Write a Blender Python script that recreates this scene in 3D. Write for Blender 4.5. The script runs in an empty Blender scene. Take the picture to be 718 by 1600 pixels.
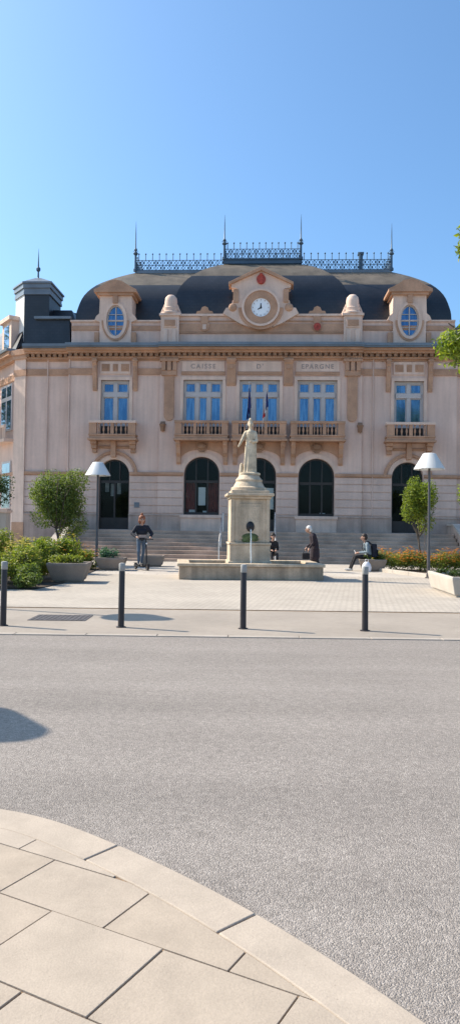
import bpy, bmesh, math, random
from math import sin, cos, pi, radians, sqrt, atan2
from mathutils import Vector, Matrix, noise
from mathutils.geometry import tessellate_polygon
random.seed(7)
sc = bpy.context.scene
COL = sc.collection

# ------------------------------------------------------------------ helpers
class MB:
    def __init__(s): s.v = []; s.f = []; s.m = []
    def poly(s, pts, m=0):
        n = len(s.v); s.v += [tuple(p) for p in pts]; s.f.append(list(range(n, n+len(pts)))); s.m.append(m)
    def mesh(s, vs, fs, m=0):
        n = len(s.v); s.v += [tuple(p) for p in vs]
        for f in fs: s.f.append([i+n for i in f]); s.m.append(m)
    def box(s, x0, x1, y0, y1, z0, z1, m=0):
        if x0 > x1: x0, x1 = x1, x0
        if y0 > y1: y0, y1 = y1, y0
        s.mesh([(x0,y0,z0),(x1,y0,z0),(x1,y1,z0),(x0,y1,z0),(x0,y0,z1),(x1,y0,z1),(x1,y1,z1),(x0,y1,z1)],
               [(0,3,2,1),(4,5,6,7),(0,1,5,4),(1,2,6,5),(2,3,7,6),(3,0,4,7)], m)
    def prism(s, outer, y0, y1, m=0, holes=(), mj=None):
        """polygon in x,z extruded from y0 (front) to y1 (back)"""
        loops = [list(outer)] + [list(h) for h in holes]
        flat = [p for l in loops for p in l]
        tris = tessellate_polygon([[Vector((p[0], p[1], 0)) for p in l] for l in loops])
        n = len(flat)
        vs = [(p[0], y0, p[1]) for p in flat] + [(p[0], y1, p[1]) for p in flat]
        fs = []
        for t in tris:
            a, b, c = [flat[i] for i in t]
            cr = (b[0]-a[0])*(c[1]-a[1]) - (b[1]-a[1])*(c[0]-a[0])
            t = tuple(t) if cr > 0 else tuple(reversed(t))
            fs.append(t); fs.append(tuple(i+n for i in reversed(t)))
        s.mesh(vs, fs, m)
        k = 0
        for li, l in enumerate(loops):
            ar = sum(l[i][0]*l[(i+1)%len(l)][1]-l[(i+1)%len(l)][0]*l[i][1] for i in range(len(l)))
            sfs = []
            for i in range(len(l)):
                a, b = k+i, k+(i+1) % len(l)
                q = (a, a+n, b+n, b)
                if (ar > 0) == (li == 0): q = q if li == 0 else tuple(reversed(q))
                else: q = tuple(reversed(q)) if li == 0 else q
                sfs.append(q)
            s.mesh(vs, sfs, m if mj is None or li == 0 else mj)
            k += len(l)
    def ringxz(s, cx, cz, rx, rz, wx, wz, y0, y1, m=0, a0=0, a1=360, n=32):
        """ring band in x,z between ellipse r and r+w"""
        full = abs(a1-a0) >= 360
        N = n
        for i in range(N):
            t0 = radians(a0+(a1-a0)*i/N); t1 = radians(a0+(a1-a0)*(i+1)/N)
            P = []
            for (t, e) in ((t0,0),(t1,0),(t1,1),(t0,1)):
                P.append((cx+cos(t)*(rx+wx*e), cz+sin(t)*(rz+wz*e)))
            vs = [(p[0],y0,p[1]) for p in P]+[(p[0],y1,p[1]) for p in P]
            fs = [(0,3,2,1),(4,5,6,7),(3,7,6,2),(0,1,5,4)]
            if not full and i == 0: fs.append((0,4,7,3))
            if not full and i == N-1: fs.append((1,2,6,5))
            s.mesh(vs, [tuple(reversed(f)) for f in fs], m)
    def lathe(s, prof, c=(0,0,0), n=16, m=0, caps=True, sx=1, sy=1):
        N = n; vs = []; fs = []
        for r, z in prof:
            for i in range(N):
                a = 2*pi*i/N; vs.append((c[0]+r*sx*cos(a), c[1]+r*sy*sin(a), c[2]+z))
        for j in range(len(prof)-1):
            for i in range(N):
                a, b = j*N+i, j*N+(i+1) % N
                fs.append((a, b, b+N, a+N))
        if caps:
            fs.append(tuple(reversed(range(N)))); fs.append(tuple((len(prof)-1)*N+i for i in range(N)))
        s.mesh(vs, fs, m)
    def tube(s, p, q, r0, r1=None, n=8, m=0, cap=True):
        p, q = Vector(p), Vector(q); r1 = r0 if r1 is None else r1
        d = (q-p); 
        if d.length < 1e-6: return
        d.normalize(); u = d.orthogonal().normalized(); w = d.cross(u)
        vs = []
        for c, r in ((p, r0), (q, r1)):
            for i in range(n):
                a = 2*pi*i/n; vs.append(c+u*cos(a)*r+w*sin(a)*r)
        fs = [(i, (i+1) % n, n+(i+1) % n, n+i) for i in range(n)]
        if cap: fs += [tuple(reversed(range(n))), tuple(range(n, 2*n))]
        s.mesh(vs, fs, m)
    def path(s, pts, rs, n=8, m=0):
        for i in range(len(pts)-1):
            s.tube(pts[i], pts[i+1], rs[i], rs[i+1], n, m)
    def ball(s, c, r, n=12, m=0, sx=1, sy=1, sz=1):
        prof = [(max(1e-4, sin(pi*j/n)*r), -cos(pi*j/n)*r*sz) for j in range(n+1)]
        s.lathe(prof, c, n*2, m, True, sx, sy)
    def build(s, name, mats, parent=None, smooth=False, bevel=0, auto=None, bseg=2):
        me = bpy.data.meshes.new(name)
        me.from_pydata([tuple(v) for v in s.v], [], s.f)
        if not isinstance(mats, (list, tuple)): mats = [mats]
        for m in mats: me.materials.append(m)
        me.polygons.foreach_set('material_index', s.m)
        me.validate(); me.update()
        if smooth: me.polygons.foreach_set('use_smooth', [True]*len(me.polygons))
        o = bpy.data.objects.new(name, me); COL.objects.link(o)
        if parent: o.parent = parent
        if auto is not None:
            me.polygons.foreach_set('use_smooth', [True]*len(me.polygons))
            bm = bmesh.new(); bm.from_mesh(me); bmesh.ops.remove_doubles(bm, verts=bm.verts, dist=1e-5)
            for e in bm.edges:
                e.smooth = not (len(e.link_faces) != 2 or e.calc_face_angle(0) > radians(auto))
            bm.to_mesh(me); bm.free()
        if bevel:
            b = o.modifiers.new('Bevel', 'BEVEL'); b.width = bevel; b.segments = bseg; b.limit_method = 'ANGLE'; b.angle_limit = radians(40)
        return o

def tag(o, label=None, cat=None, group=None, kind=None):
    if label: o['label'] = label
    if cat: o['category'] = cat
    if group: o['group'] = group
    if kind: o['kind'] = kind
    return o
def empty(name, loc=(0,0,0), rz=0, label=None, cat=None, group=None):
    o = bpy.data.objects.new(name, None); COL.objects.link(o)
    o.location = loc; o.rotation_euler = (0,0,rz); o.empty_display_size = .2
    return tag(o, label, cat, group)
KIDS = {}
def copy_tree(o, parent=None):
    kids = [c for c in bpy.data.objects if c.parent == o]
    c = o.copy(); COL.objects.link(c); c.parent = parent
    for k in kids: copy_tree(k, c)
    return c

def split_islands(o, tol=.006):
    me=o.data; n=len(me.vertices); par=list(range(n))
    def find(i):
        while par[i]!=i: par[i]=par[par[i]]; i=par[i]
        return i
    for p in me.polygons:
        v=p.vertices; a=find(v[0])
        for k in v[1:]: par[find(k)]=a
    groups={}
    for i in range(n): groups.setdefault(find(i),[]).append(i)
    boxes=[]
    for k,vs in groups.items():
        c=[me.vertices[i].co for i in vs]; boxes.append([[min(q[j] for q in c)-tol for j in range(3)],[max(q[j] for q in c)+tol for j in range(3)],{k}])
    ch=True
    while ch:
        ch=False
        for i in range(len(boxes)):
            for j in range(i+1,len(boxes)):
                A_,B_=boxes[i],boxes[j]
                if all(A_[0][q]<=B_[1][q] and B_[0][q]<=A_[1][q] for q in range(3)):
                    boxes[i]=[[min(A_[0][q],B_[0][q]) for q in range(3)],[max(A_[1][q],B_[1][q]) for q in range(3)],A_[2]|B_[2]]; boxes.pop(j); ch=True; break
            if ch: break
    if len(boxes)<2: return [o]
    res=[]; name=o.name.split('.')[0]
    for bx in boxes:
        m=MB(); idx={}
        for p in me.polygons:
            if find(p.vertices[0]) in bx[2]:
                for i in p.vertices:
                    if i not in idx: idx[i]=len(m.v); m.v.append(tuple(me.vertices[i].co))
                m.f.append([idx[i] for i in p.vertices]); m.m.append(p.material_index)
        bev=[x.width for x in o.modifiers if x.type=='BEVEL']
        res.append(m.build(name,list(me.materials),o.parent,bevel=bev[0] if bev else 0))
    bpy.data.objects.remove(o); return res

# ------------------------------------------------------------------ materials
def nt(name):
    m = bpy.data.materials.new(name); m.use_nodes = True
    return m, m.node_tree.nodes, m.node_tree.links, m.node_tree.nodes['Principled BSDF']
def srgb(r, g, b):
    f = lambda c: (c/255/12.92 if c/255 <= .04045 else ((c/255+.055)/1.055)**2.4)
    return (f(r), f(g), f(b))
def mat(name, col, rough=.7, var=.12, scale=3., bump=.0, bscale=40., metal=0., spec=.4, streak=0., fine=0.):
    m, N, L, B = nt(name)
    tc = N.new('ShaderNodeTexCoord')
    n1 = N.new('ShaderNodeTexNoise'); n1.inputs['Scale'].default_value = scale; n1.inputs['Detail'].default_value = 6
    L.new(tc.outputs['Object'], n1.inputs['Vector'])
    mr = N.new('ShaderNodeMapRange'); mr.inputs['From Min'].default_value = .3; mr.inputs['From Max'].default_value = .7
    mr.inputs['To Min'].default_value = 1-var; mr.inputs['To Max'].default_value = 1+var
    L.new(n1.outputs['Fac'], mr.inputs['Value'])
    last = mr.outputs['Result']
    def mul(a, b):
        k = N.new('ShaderNodeMath'); k.operation = 'MULTIPLY'; L.new(a, k.inputs[0]); L.new(b, k.inputs[1]); return k.outputs[0]
    if fine:
        n3 = N.new('ShaderNodeTexNoise'); n3.inputs['Scale'].default_value = scale*14; n3.inputs['Detail'].default_value = 3
        L.new(tc.outputs['Object'], n3.inputs['Vector'])
        r3 = N.new('ShaderNodeMapRange'); r3.inputs['From Min'].default_value = .3; r3.inputs['From Max'].default_value = .7
        r3.inputs['To Min'].default_value = 1-fine; r3.inputs['To Max'].default_value = 1+fine
        L.new(n3.outputs['Fac'], r3.inputs['Value']); last = mul(last, r3.outputs['Result'])
    if streak:
        mp = N.new('ShaderNodeMapping'); mp.inputs['Scale'].default_value = (3.5, 3.5, .25)
        L.new(tc.outputs['Object'], mp.inputs['Vector'])
        n2 = N.new('ShaderNodeTexNoise'); n2.inputs['Scale'].default_value = 1.6; n2.inputs['Detail'].default_value = 5
        L.new(mp.outputs['Vector'], n2.inputs['Vector'])
        r2 = N.new('ShaderNodeMapRange'); r2.inputs['From Min'].default_value = .35; r2.inputs['From Max'].default_value = .62
        r2.inputs['To Min'].default_value = 1-streak; r2.inputs['To Max'].default_value = 1.03
        L.new(n2.outputs['Fac'], r2.inputs['Value']); last = mul(last, r2.outputs['Result'])
    vm = N.new('ShaderNodeVectorMath'); vm.operation = 'SCALE'; vm.inputs[0].default_value = col
    L.new(last, vm.inputs['Scale']); L.new(vm.outputs[0], B.inputs['Base Color'])
    B.inputs['Roughness'].default_value = rough; B.inputs['Metallic'].default_value = metal
    B.inputs['Specular IOR Level'].default_value = spec
    if bump:
        nb = N.new('ShaderNodeTexNoise'); nb.inputs['Scale'].default_value = bscale; nb.inputs['Detail'].default_value = 8
        L.new(tc.outputs['Object'], nb.inputs['Vector'])
        bp = N.new('ShaderNodeBump'); bp.inputs['Strength'].default_value = bump; bp.inputs['Distance'].default_value = .02
        L.new(nb.outputs['Fac'], bp.inputs['Height']); L.new(bp.outputs['Normal'], B.inputs['Normal'])
    return m

M = {}
M['render'] = mat('wall_render', (.70,.51,.415), .85, .10, .6, .15, 30, streak=.09, fine=.03)
M['course'] = mat('ground_floor_stone', (.64,.475,.39), .85, .13, .8, .2, 30, streak=.06, fine=.05)
M['plinth'] = mat('plinth_stone', (.50,.37,.30), .85, .14, 1.3, .3, 25, streak=.15, fine=.06)
M['ochre'] = mat('ochre_stone', (.47,.275,.175), .85, .2, 1.6, .35, 22, fine=.1)
M['brown'] = mat('brown_stone', (.31,.18,.11), .85, .22, 3., .4, 22, fine=.12)
M['cream'] = mat('cream_stone', (.72,.53,.42), .8, .1, 1.5, .25, 25, streak=.1, fine=.05)
M['white_wood'] = mat('painted_window_wood', (.50,.46,.44), .5, .05, 3)
M['zinc'] = mat('zinc_gutter', (.19,.21,.23), .45, .15, 1.2, metal=.5)
M['zinc_light'] = mat('pale_zinc', (.72,.70,.66), .5, .1, 2.)
M['iron'] = mat('blue_grey_ironwork', (.07,.11,.15), .45, .1, 2., metal=.3)
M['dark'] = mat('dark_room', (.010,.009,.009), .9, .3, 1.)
M['darkframe'] = mat('dark_door_frame', (.035,.03,.028), .45, .2, 3.)
M['maroon'] = mat('maroon_curtain', (.22,.06,.055), .85, .3, 3.)
M['paper'] = mat('paper_notice', (.75,.75,.72), .7, .05, 3.)
M['step'] = mat('step_stone', (.44,.325,.25), .85, .28, 1.1, .3, 20, fine=.08)
M['steplit'] = mat('parapet_stone', (.48,.42,.36), .85, .1, 1.5, .3, 20)
M['redemblem'] = mat('red_enamel', (.42,.06,.035), .45, .25, 9.)
M['clockface'] = mat('clock_enamel', (.85,.87,.88), .3, .03, 3.)
M['black'] = mat('black_paint', (.015,.015,.018), .4, .1, 3.)
M['bollard'] = mat('bollard_paint', (.038,.033,.036), .42, .15, 6., .1, 60, metal=.2)
M['bollardcap'] = mat('bollard_white_cap', (.33,.32,.30), .45, .12, 8.)
M['lampgrey'] = mat('lamp_post_grey', (.11,.10,.10), .4, .1, 4., metal=.5)
M['fountain'] = mat('fountain_stone', (.54,.43,.31), .85, .25, 2.2, .5, 22, streak=.2, fine=.1)
M['fountain_dark'] = mat('fountain_basin_stone', (.46,.345,.24), .85, .25, 2., .5, 22, streak=.3, fine=.1)
M['statue'] = mat('statue_stone', (.56,.46,.33), .85, .35, 4., .6, 25, fine=.12)
M['moss'] = mat('green_moss', (.09,.12,.05), .95, .5, 8.)
M['water'] = mat('basin_water', (.05,.07,.07), .05, .1, 3., .08, 6, spec=.8)
M['concrete'] = mat('planter_concrete', (.27,.22,.18), .85, .15, 3., .35, 30, fine=.08)
M['concrete_light'] = mat('edging_stone', (.45,.40,.34), .85, .1, 3., .3, 30)
M['bark'] = mat('bark', (.12,.095,.07), .9, .3, 12., .8, 30)
M['soil'] = mat('bed_soil', (.07,.05,.035), .95, .3, 5., .8, 20)
M['skin'] = mat('skin', (.42,.24,.17), .55, .08, 12.)
M['hair_dark'] = mat('dark_hair', (.03,.02,.016), .6, .2, 30.)
M['hair_auburn'] = mat('auburn_hair', (.24,.085,.04), .6, .25, 30.)
M['hair_white'] = mat('white_hair', (.7,.67,.63), .6, .1, 30.)
M['navy'] = mat('navy_jacket', (.012,.014,.024), .8, .3, 8., .3, 40)
M['jeans'] = mat('blue_jeans', (.085,.125,.18), .85, .2, 10., .3, 60)
M['blackcloth'] = mat('black_cloth', (.018,.016,.018), .85, .3, 8., .3, 40)
M['plumcoat'] = mat('dark_plum_coat', (.03,.02,.026), .85, .3, 8., .3, 40)
M['greyshirt'] = mat('grey_blue_jacket', (.22,.27,.30), .85, .15, 8., .3, 40)
M['shoe'] = mat('shoe', (.03,.03,.03), .6, .1, 8.)
M['whitebag'] = mat('white_plastic_bag', (.8,.78,.8), .5, .05, 8., .4, 14)
M['trainer'] = mat('pale_trainer', (.5,.48,.45), .6, .1, 8.)
M['flagblue'] = mat('flag_dark_blue', (.02,.035,.14), .8, .1, 5.)
M['flagwhite'] = mat('flag_white', (.7,.7,.7), .8, .05, 5.)
M['flagred'] = mat('flag_red', (.55,.03,.035), .8, .05, 5.)
M['metal'] = mat('brushed_steel', (.75,.74,.72), .35, .1, 8., metal=.6)
M['gatemetal'] = mat('blue_grey_gate', (.22,.25,.31), .5, .1, 4.)
M['leadgrey'] = mat('grey_letters', (.36,.29,.26), .8, .1, 4.)
M['castiron'] = mat('cast_iron', (.12,.11,.11), .6, .3, 12., .6, 50, metal=.4)

def shade_mat():
    m, N, L, B = nt('white_lamp_shade')
    B.inputs['Base Color'].default_value = (.8,.8,.79,1); B.inputs['Roughness'].default_value = .4
    tr = N.new('ShaderNodeBsdfTranslucent'); tr.inputs['Color'].default_value = (.8,.8,.78,1)
    mx = N.new('ShaderNodeMixShader'); mx.inputs[0].default_value = .25
    L.new(B.outputs[0], mx.inputs[1]); L.new(tr.outputs[0], mx.inputs[2]); L.new(mx.outputs[0], N['Material Output'].inputs['Surface'])
    return m
M['shade'] = shade_mat()

def slate():
    m, N, L, B = nt('roof_slate')
    tc = N.new('ShaderNodeTexCoord')
    mp = N.new('ShaderNodeMapping'); mp.inputs['Rotation'].default_value = (radians(90),0,0)
    L.new(tc.outputs['Object'], mp.inputs['Vector'])
    br = N.new('ShaderNodeTexBrick'); br.inputs['Scale'].default_value = 1
    br.inputs['Color1'].default_value = (.015,.018,.024,1); br.inputs['Color2'].default_value = (.022,.024,.030,1); br.inputs['Mortar'].default_value = (.012,.013,.016,1)
    br.inputs['Brick Width'].default_value = .22; br.inputs['Row Height'].default_value = .14; br.inputs['Mortar Size'].default_value = .008
    L.new(mp.outputs[0], br.inputs['Vector'])
    n1 = N.new('ShaderNodeTexNoise'); n1.inputs['Scale'].default_value = 1.1; n1.inputs['Detail'].default_value = 7
    L.new(tc.outputs['Object'], n1.inputs['Vector'])
    mr = N.new('ShaderNodeMapRange'); mr.inputs['From Min'].default_value=.3; mr.inputs['From Max'].default_value=.7; mr.inputs['To Min'].default_value = .75; mr.inputs['To Max'].default_value = 1.3
    L.new(n1.outputs['Fac'], mr.inputs['Value'])
    vm = N.new('ShaderNodeVectorMath'); vm.operation = 'SCALE'; L.new(br.outputs['Color'], vm.inputs[0]); L.new(mr.outputs[0], vm.inputs['Scale'])
    L.new(vm.outputs[0], B.inputs['Base Color'])
    B.inputs['Roughness'].default_value = .42; B.inputs['Specular IOR Level'].default_value = .6
    bp = N.new('ShaderNodeBump'); bp.inputs['Strength'].default_value = .12; bp.inputs['Distance'].default_value = .01
    L.new(br.outputs['Fac'], bp.inputs['Height']); bp.invert = True; L.new(bp.outputs[0], B.inputs['Normal'])
    return m
M['slate'] = slate()
M['sunlit'] = mat('sunlit_roof_top', (.135,.11,.082), .6, .3, 1.6, .3, 14, fine=.1)  # sunlight on the upper slate, put into a paler colour

def glass_blue():
    m, N, L, B = nt('sky_toned_window_glass')
    tc = N.new('ShaderNodeTexCoord')
    n1 = N.new('ShaderNodeTexNoise'); n1.inputs['Scale'].default_value = 2.3; n1.inputs['Detail'].default_value = 4
    gm = N.new('ShaderNodeMapping'); gm.inputs['Scale'].default_value = (4.5,1,.5); L.new(tc.outputs['Object'], gm.inputs['Vector']); L.new(gm.outputs[0], n1.inputs['Vector'])
    cr = N.new('ShaderNodeValToRGB'); cr.color_ramp.elements[0].color = (.07,.15,.27,1); cr.color_ramp.elements[1].color = (.16,.28,.42,1)  # blue of the reflected sky, put into the pane colour
    cr.color_ramp.elements[0].position = .35; cr.color_ramp.elements[1].position = .7
    oi = N.new('ShaderNodeObjectInfo'); ad = N.new('ShaderNodeMath'); ad.operation = 'MULTIPLY_ADD'; ad.inputs[1].default_value = .3; ad.inputs[2].default_value = -.15
    L.new(oi.outputs['Random'], ad.inputs[0]); a2 = N.new('ShaderNodeMath'); L.new(ad.outputs[0], a2.inputs[0]); L.new(n1.outputs['Fac'], a2.inputs[1])
    L.new(a2.outputs[0], cr.inputs[0]); L.new(cr.outputs[0], B.inputs['Base Color'])
    B.inputs['Metallic'].default_value = .75; B.inputs['Roughness'].default_value = .07
    bp = N.new('ShaderNodeBump'); bp.inputs['Strength'].default_value = .05; bp.inputs['Distance'].default_value = .05
    n2 = N.new('ShaderNodeTexNoise'); n2.inputs['Scale'].default_value = 2.5; L.new(tc.outputs['Object'], n2.inputs['Vector'])
    L.new(n2.outputs['Fac'], bp.inputs['Height']); L.new(bp.outputs[0], B.inputs['Normal'])
    return m
M['glass_blue'] = glass_blue()
def glass_clear():
    m, N, L, B = nt('clear_window_glass')
    t = N.new('ShaderNodeBsdfTransparent'); t.inputs['Color'].default_value = (.85,.88,.88,1)
    g = N.new('ShaderNodeBsdfGlossy'); g.inputs['Roughness'].default_value = .03; g.inputs['Color'].default_value = (.6,.65,.7,1)
    mx = N.new('ShaderNodeMixShader'); mx.inputs[0].default_value = .014
    L.new(t.outputs[0], mx.inputs[1]); L.new(g.outputs[0], mx.inputs[2]); L.new(mx.outputs[0], N['Material Output'].inputs['Surface'])
    return m
M['glass'] = glass_clear()

def leafmat(name, c1, c2, trans=.35):
    m, N, L, B = nt(name)
    at = N.new('ShaderNodeAttribute'); at.attribute_name = 'rnd'
    cr = N.new('ShaderNodeValToRGB'); cr.color_ramp.elements[0].color = (*c1,1); cr.color_ramp.elements[1].color = (*c2,1)
    L.new(at.outputs['Fac'], cr.inputs[0]); L.new(cr.outputs[0], B.inputs['Base Color']); B.inputs['Roughness'].default_value = .5
    B.inputs['Specular IOR Level'].default_value = .35
    tr = N.new('ShaderNodeBsdfTranslucent')
    g = N.new('ShaderNodeVectorMath'); g.operation = 'MULTIPLY'; g.inputs[1].default_value = (1.5,1.6,.6)
    L.new(cr.outputs[0], g.inputs[0]); L.new(g.outputs[0], tr.inputs['Color'])
    mx = N.new('ShaderNodeMixShader'); mx.inputs[0].default_value = trans
    L.new(B.outputs[0], mx.inputs[1]); L.new(tr.outputs[0], mx.inputs[2]); L.new(mx.outputs[0], N['Material Output'].inputs['Surface'])
    return m
M['leaf'] = leafmat('mid_green_leaves', (.08,.115,.028), (.22,.27,.07))
M['leaf_bright'] = leafmat('bright_green_leaves', (.09,.14,.022), (.27,.31,.05), .45)
M['leaf_lime'] = leafmat('yellow_green_leaves', (.13,.17,.035), (.30,.32,.07), .4)
M['leaf_dark'] = leafmat('dark_green_leaves', (.025,.045,.016), (.07,.11,.03))
M['leaf_blue'] = leafmat('blue_green_leaves', (.03,.08,.065), (.08,.17,.14))
M['flower_orange'] = leafmat('orange_blossom', (.50,.13,.03), (.65,.33,.06), .2)
M['flower_yellow'] = leafmat('yellow_blossom', (.5,.36,.05), (.62,.52,.16), .2)
M['flower_pink'] = leafmat('pink_blossom', (.5,.13,.12), (.6,.33,.25), .2)

# ground materials -----------------------------------------------------------
def asphalt():
    m, N, L, B = nt('worn_asphalt')
    tc = N.new('ShaderNodeTexCoord')
    v = N.new('ShaderNodeTexVoronoi'); v.inputs['Scale'].default_value = 150; L.new(tc.outputs['Object'], v.inputs['Vector'])
    sep = N.new('ShaderNodeSeparateColor'); L.new(v.outputs['Color'], sep.inputs[0])
    cr = N.new('ShaderNodeValToRGB'); e = cr.color_ramp.elements
    e[0].position = 0; e[0].color = (.205,.18,.16,1); e[1].position = 1; e[1].color = (.38,.34,.305,1)
    for p, c in ((.3,(.232,.202,.178,1)),(.7,(.29,.255,.227,1)),(.93,(.34,.30,.265,1))):
        k = e.new(p); k.color = c
    L.new(sep.outputs[0], cr.inputs[0])
    n1 = N.new('ShaderNodeTexNoise'); n1.inputs['Scale'].default_value = .5; n1.inputs['Detail'].default_value = 5; L.new(tc.outputs['Object'], n1.inputs['Vector'])
    mp = N.new('ShaderNodeMapping'); mp.inputs['Scale'].default_value = (.12,1.3,1); L.new(tc.outputs['Object'], mp.inputs['Vector'])
    n2 = N.new('ShaderNodeTexNoise'); n2.inputs['Scale'].default_value = 1.; n2.inputs['Detail'].default_value = 4; L.new(mp.outputs[0], n2.inputs['Vector'])
    def mr(src, a, b):
        r = N.new('ShaderNodeMapRange'); r.inputs['From Min'].default_value=.3; r.inputs['From Max'].default_value=.7
        r.inputs['To Min'].default_value=a; r.inputs['To Max'].default_value=b; L.new(src, r.inputs['Value']); return r.outputs[0]
    mu = N.new('ShaderNodeMath'); mu.operation='MULTIPLY'; L.new(mr(n1.outputs['Fac'],.92,1.08), mu.inputs[0]); L.new(mr(n2.outputs['Fac'],.87,1.07), mu.inputs[1])
    n4 = N.new('ShaderNodeTexNoise'); n4.inputs['Scale'].default_value = 28; n4.inputs['Detail'].default_value = 4; L.new(tc.outputs['Object'], n4.inputs['Vector'])
    mu2 = N.new('ShaderNodeMath'); mu2.operation='MULTIPLY'; L.new(mu.outputs[0], mu2.inputs[0]); L.new(mr(n4.outputs['Fac'],.86,1.14), mu2.inputs[1])
    vm = N.new('ShaderNodeVectorMath'); vm.operation='SCALE'; L.new(cr.outputs[0], vm.inputs[0]); L.new(mu2.outputs[0], vm.inputs['Scale'])
    L.new(vm.outputs[0], B.inputs['Base Color']); B.inputs['Roughness'].default_value = .85; B.inputs['Specular IOR Level'].default_value=.3
    bp = N.new('ShaderNodeBump'); bp.inputs['Strength'].default_value=.8; bp.inputs['Distance'].default_value=.006; bp.invert = True
    L.new(v.outputs['Distance'], bp.inputs['Height']); L.new(bp.outputs[0], B.inputs['Normal'])
    return m
M['asphalt'] = asphalt()
def pave(name, c1, c2, mortar, bw, rh, ms, rot=0, bump=.5, contrast=.1):
    m, N, L, B = nt(name)
    tc = N.new('ShaderNodeTexCoord')
    mp = N.new('ShaderNodeMapping'); mp.inputs['Rotation'].default_value = (0,0,radians(rot)); L.new(tc.outputs['Object'], mp.inputs['Vector'])
    br = N.new('ShaderNodeTexBrick'); br.inputs['Scale'].default_value = 1
    br.inputs['Color1'].default_value=(*c1,1); br.inputs['Color2'].default_value=(*c2,1); br.inputs['Mortar'].default_value=(*mortar,1)
    br.inputs['Brick Width'].default_value=bw; br.inputs['Row Height'].default_value=rh; br.inputs['Mortar Size'].default_value=ms; br.inputs['Mortar Smooth'].default_value=.3
    L.new(mp.outputs[0], br.inputs['Vector'])
    n1 = N.new('ShaderNodeTexNoise'); n1.inputs['Scale'].default_value=.6; n1.inputs['Detail'].default_value=8; L.new(tc.outputs['Object'], n1.inputs['Vector'])
    r = N.new('ShaderNodeMapRange'); r.inputs['From Min'].default_value=.3; r.inputs['From Max'].default_value=.7; r.inputs['To Min'].default_value=1-contrast; r.inputs['To Max'].default_value=1+contrast
    L.new(n1.outputs['Fac'], r.inputs['Value'])
    vm = N.new('ShaderNodeVectorMath'); vm.operation='SCALE'; L.new(br.outputs['Color'], vm.inputs[0]); L.new(r.outputs[0], vm.inputs['Scale'])
    L.new(vm.outputs[0], B.inputs['Base Color']); B.inputs['Roughness'].default_value=.85; B.inputs['Specular IOR Level'].default_value=.3
    bp = N.new('ShaderNodeBump'); bp.inputs['Strength'].default_value=bump; bp.inputs['Distance'].default_value=.01; bp.invert=True
    L.new(br.outputs['Fac'], bp.inputs['Height']); L.new(bp.outputs[0], B.inputs['Normal'])
    return m
M['setts'] = pave('plaza_setts', (.455,.40,.335), (.40,.35,.295), (.32,.28,.235), .14, .10, .010, 45)
M['slabs'] = pave('plaza_slabs', (.47,.42,.365), (.43,.385,.335), (.34,.29,.25), .9, .6, .012, 0, .3)
M['walk'] = mat('pavement_concrete', (.31,.265,.22), .85, .1, .7, .4, 60, fine=.05)
M['kerb'] = mat('kerb_stone', (.36,.31,.26), .85, .1, 1.5, .4, 40, fine=.05)
M['joint'] = mat('dark_joint_sand', (.24,.165,.105), .95, .3, 20., .5, 80)
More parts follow.
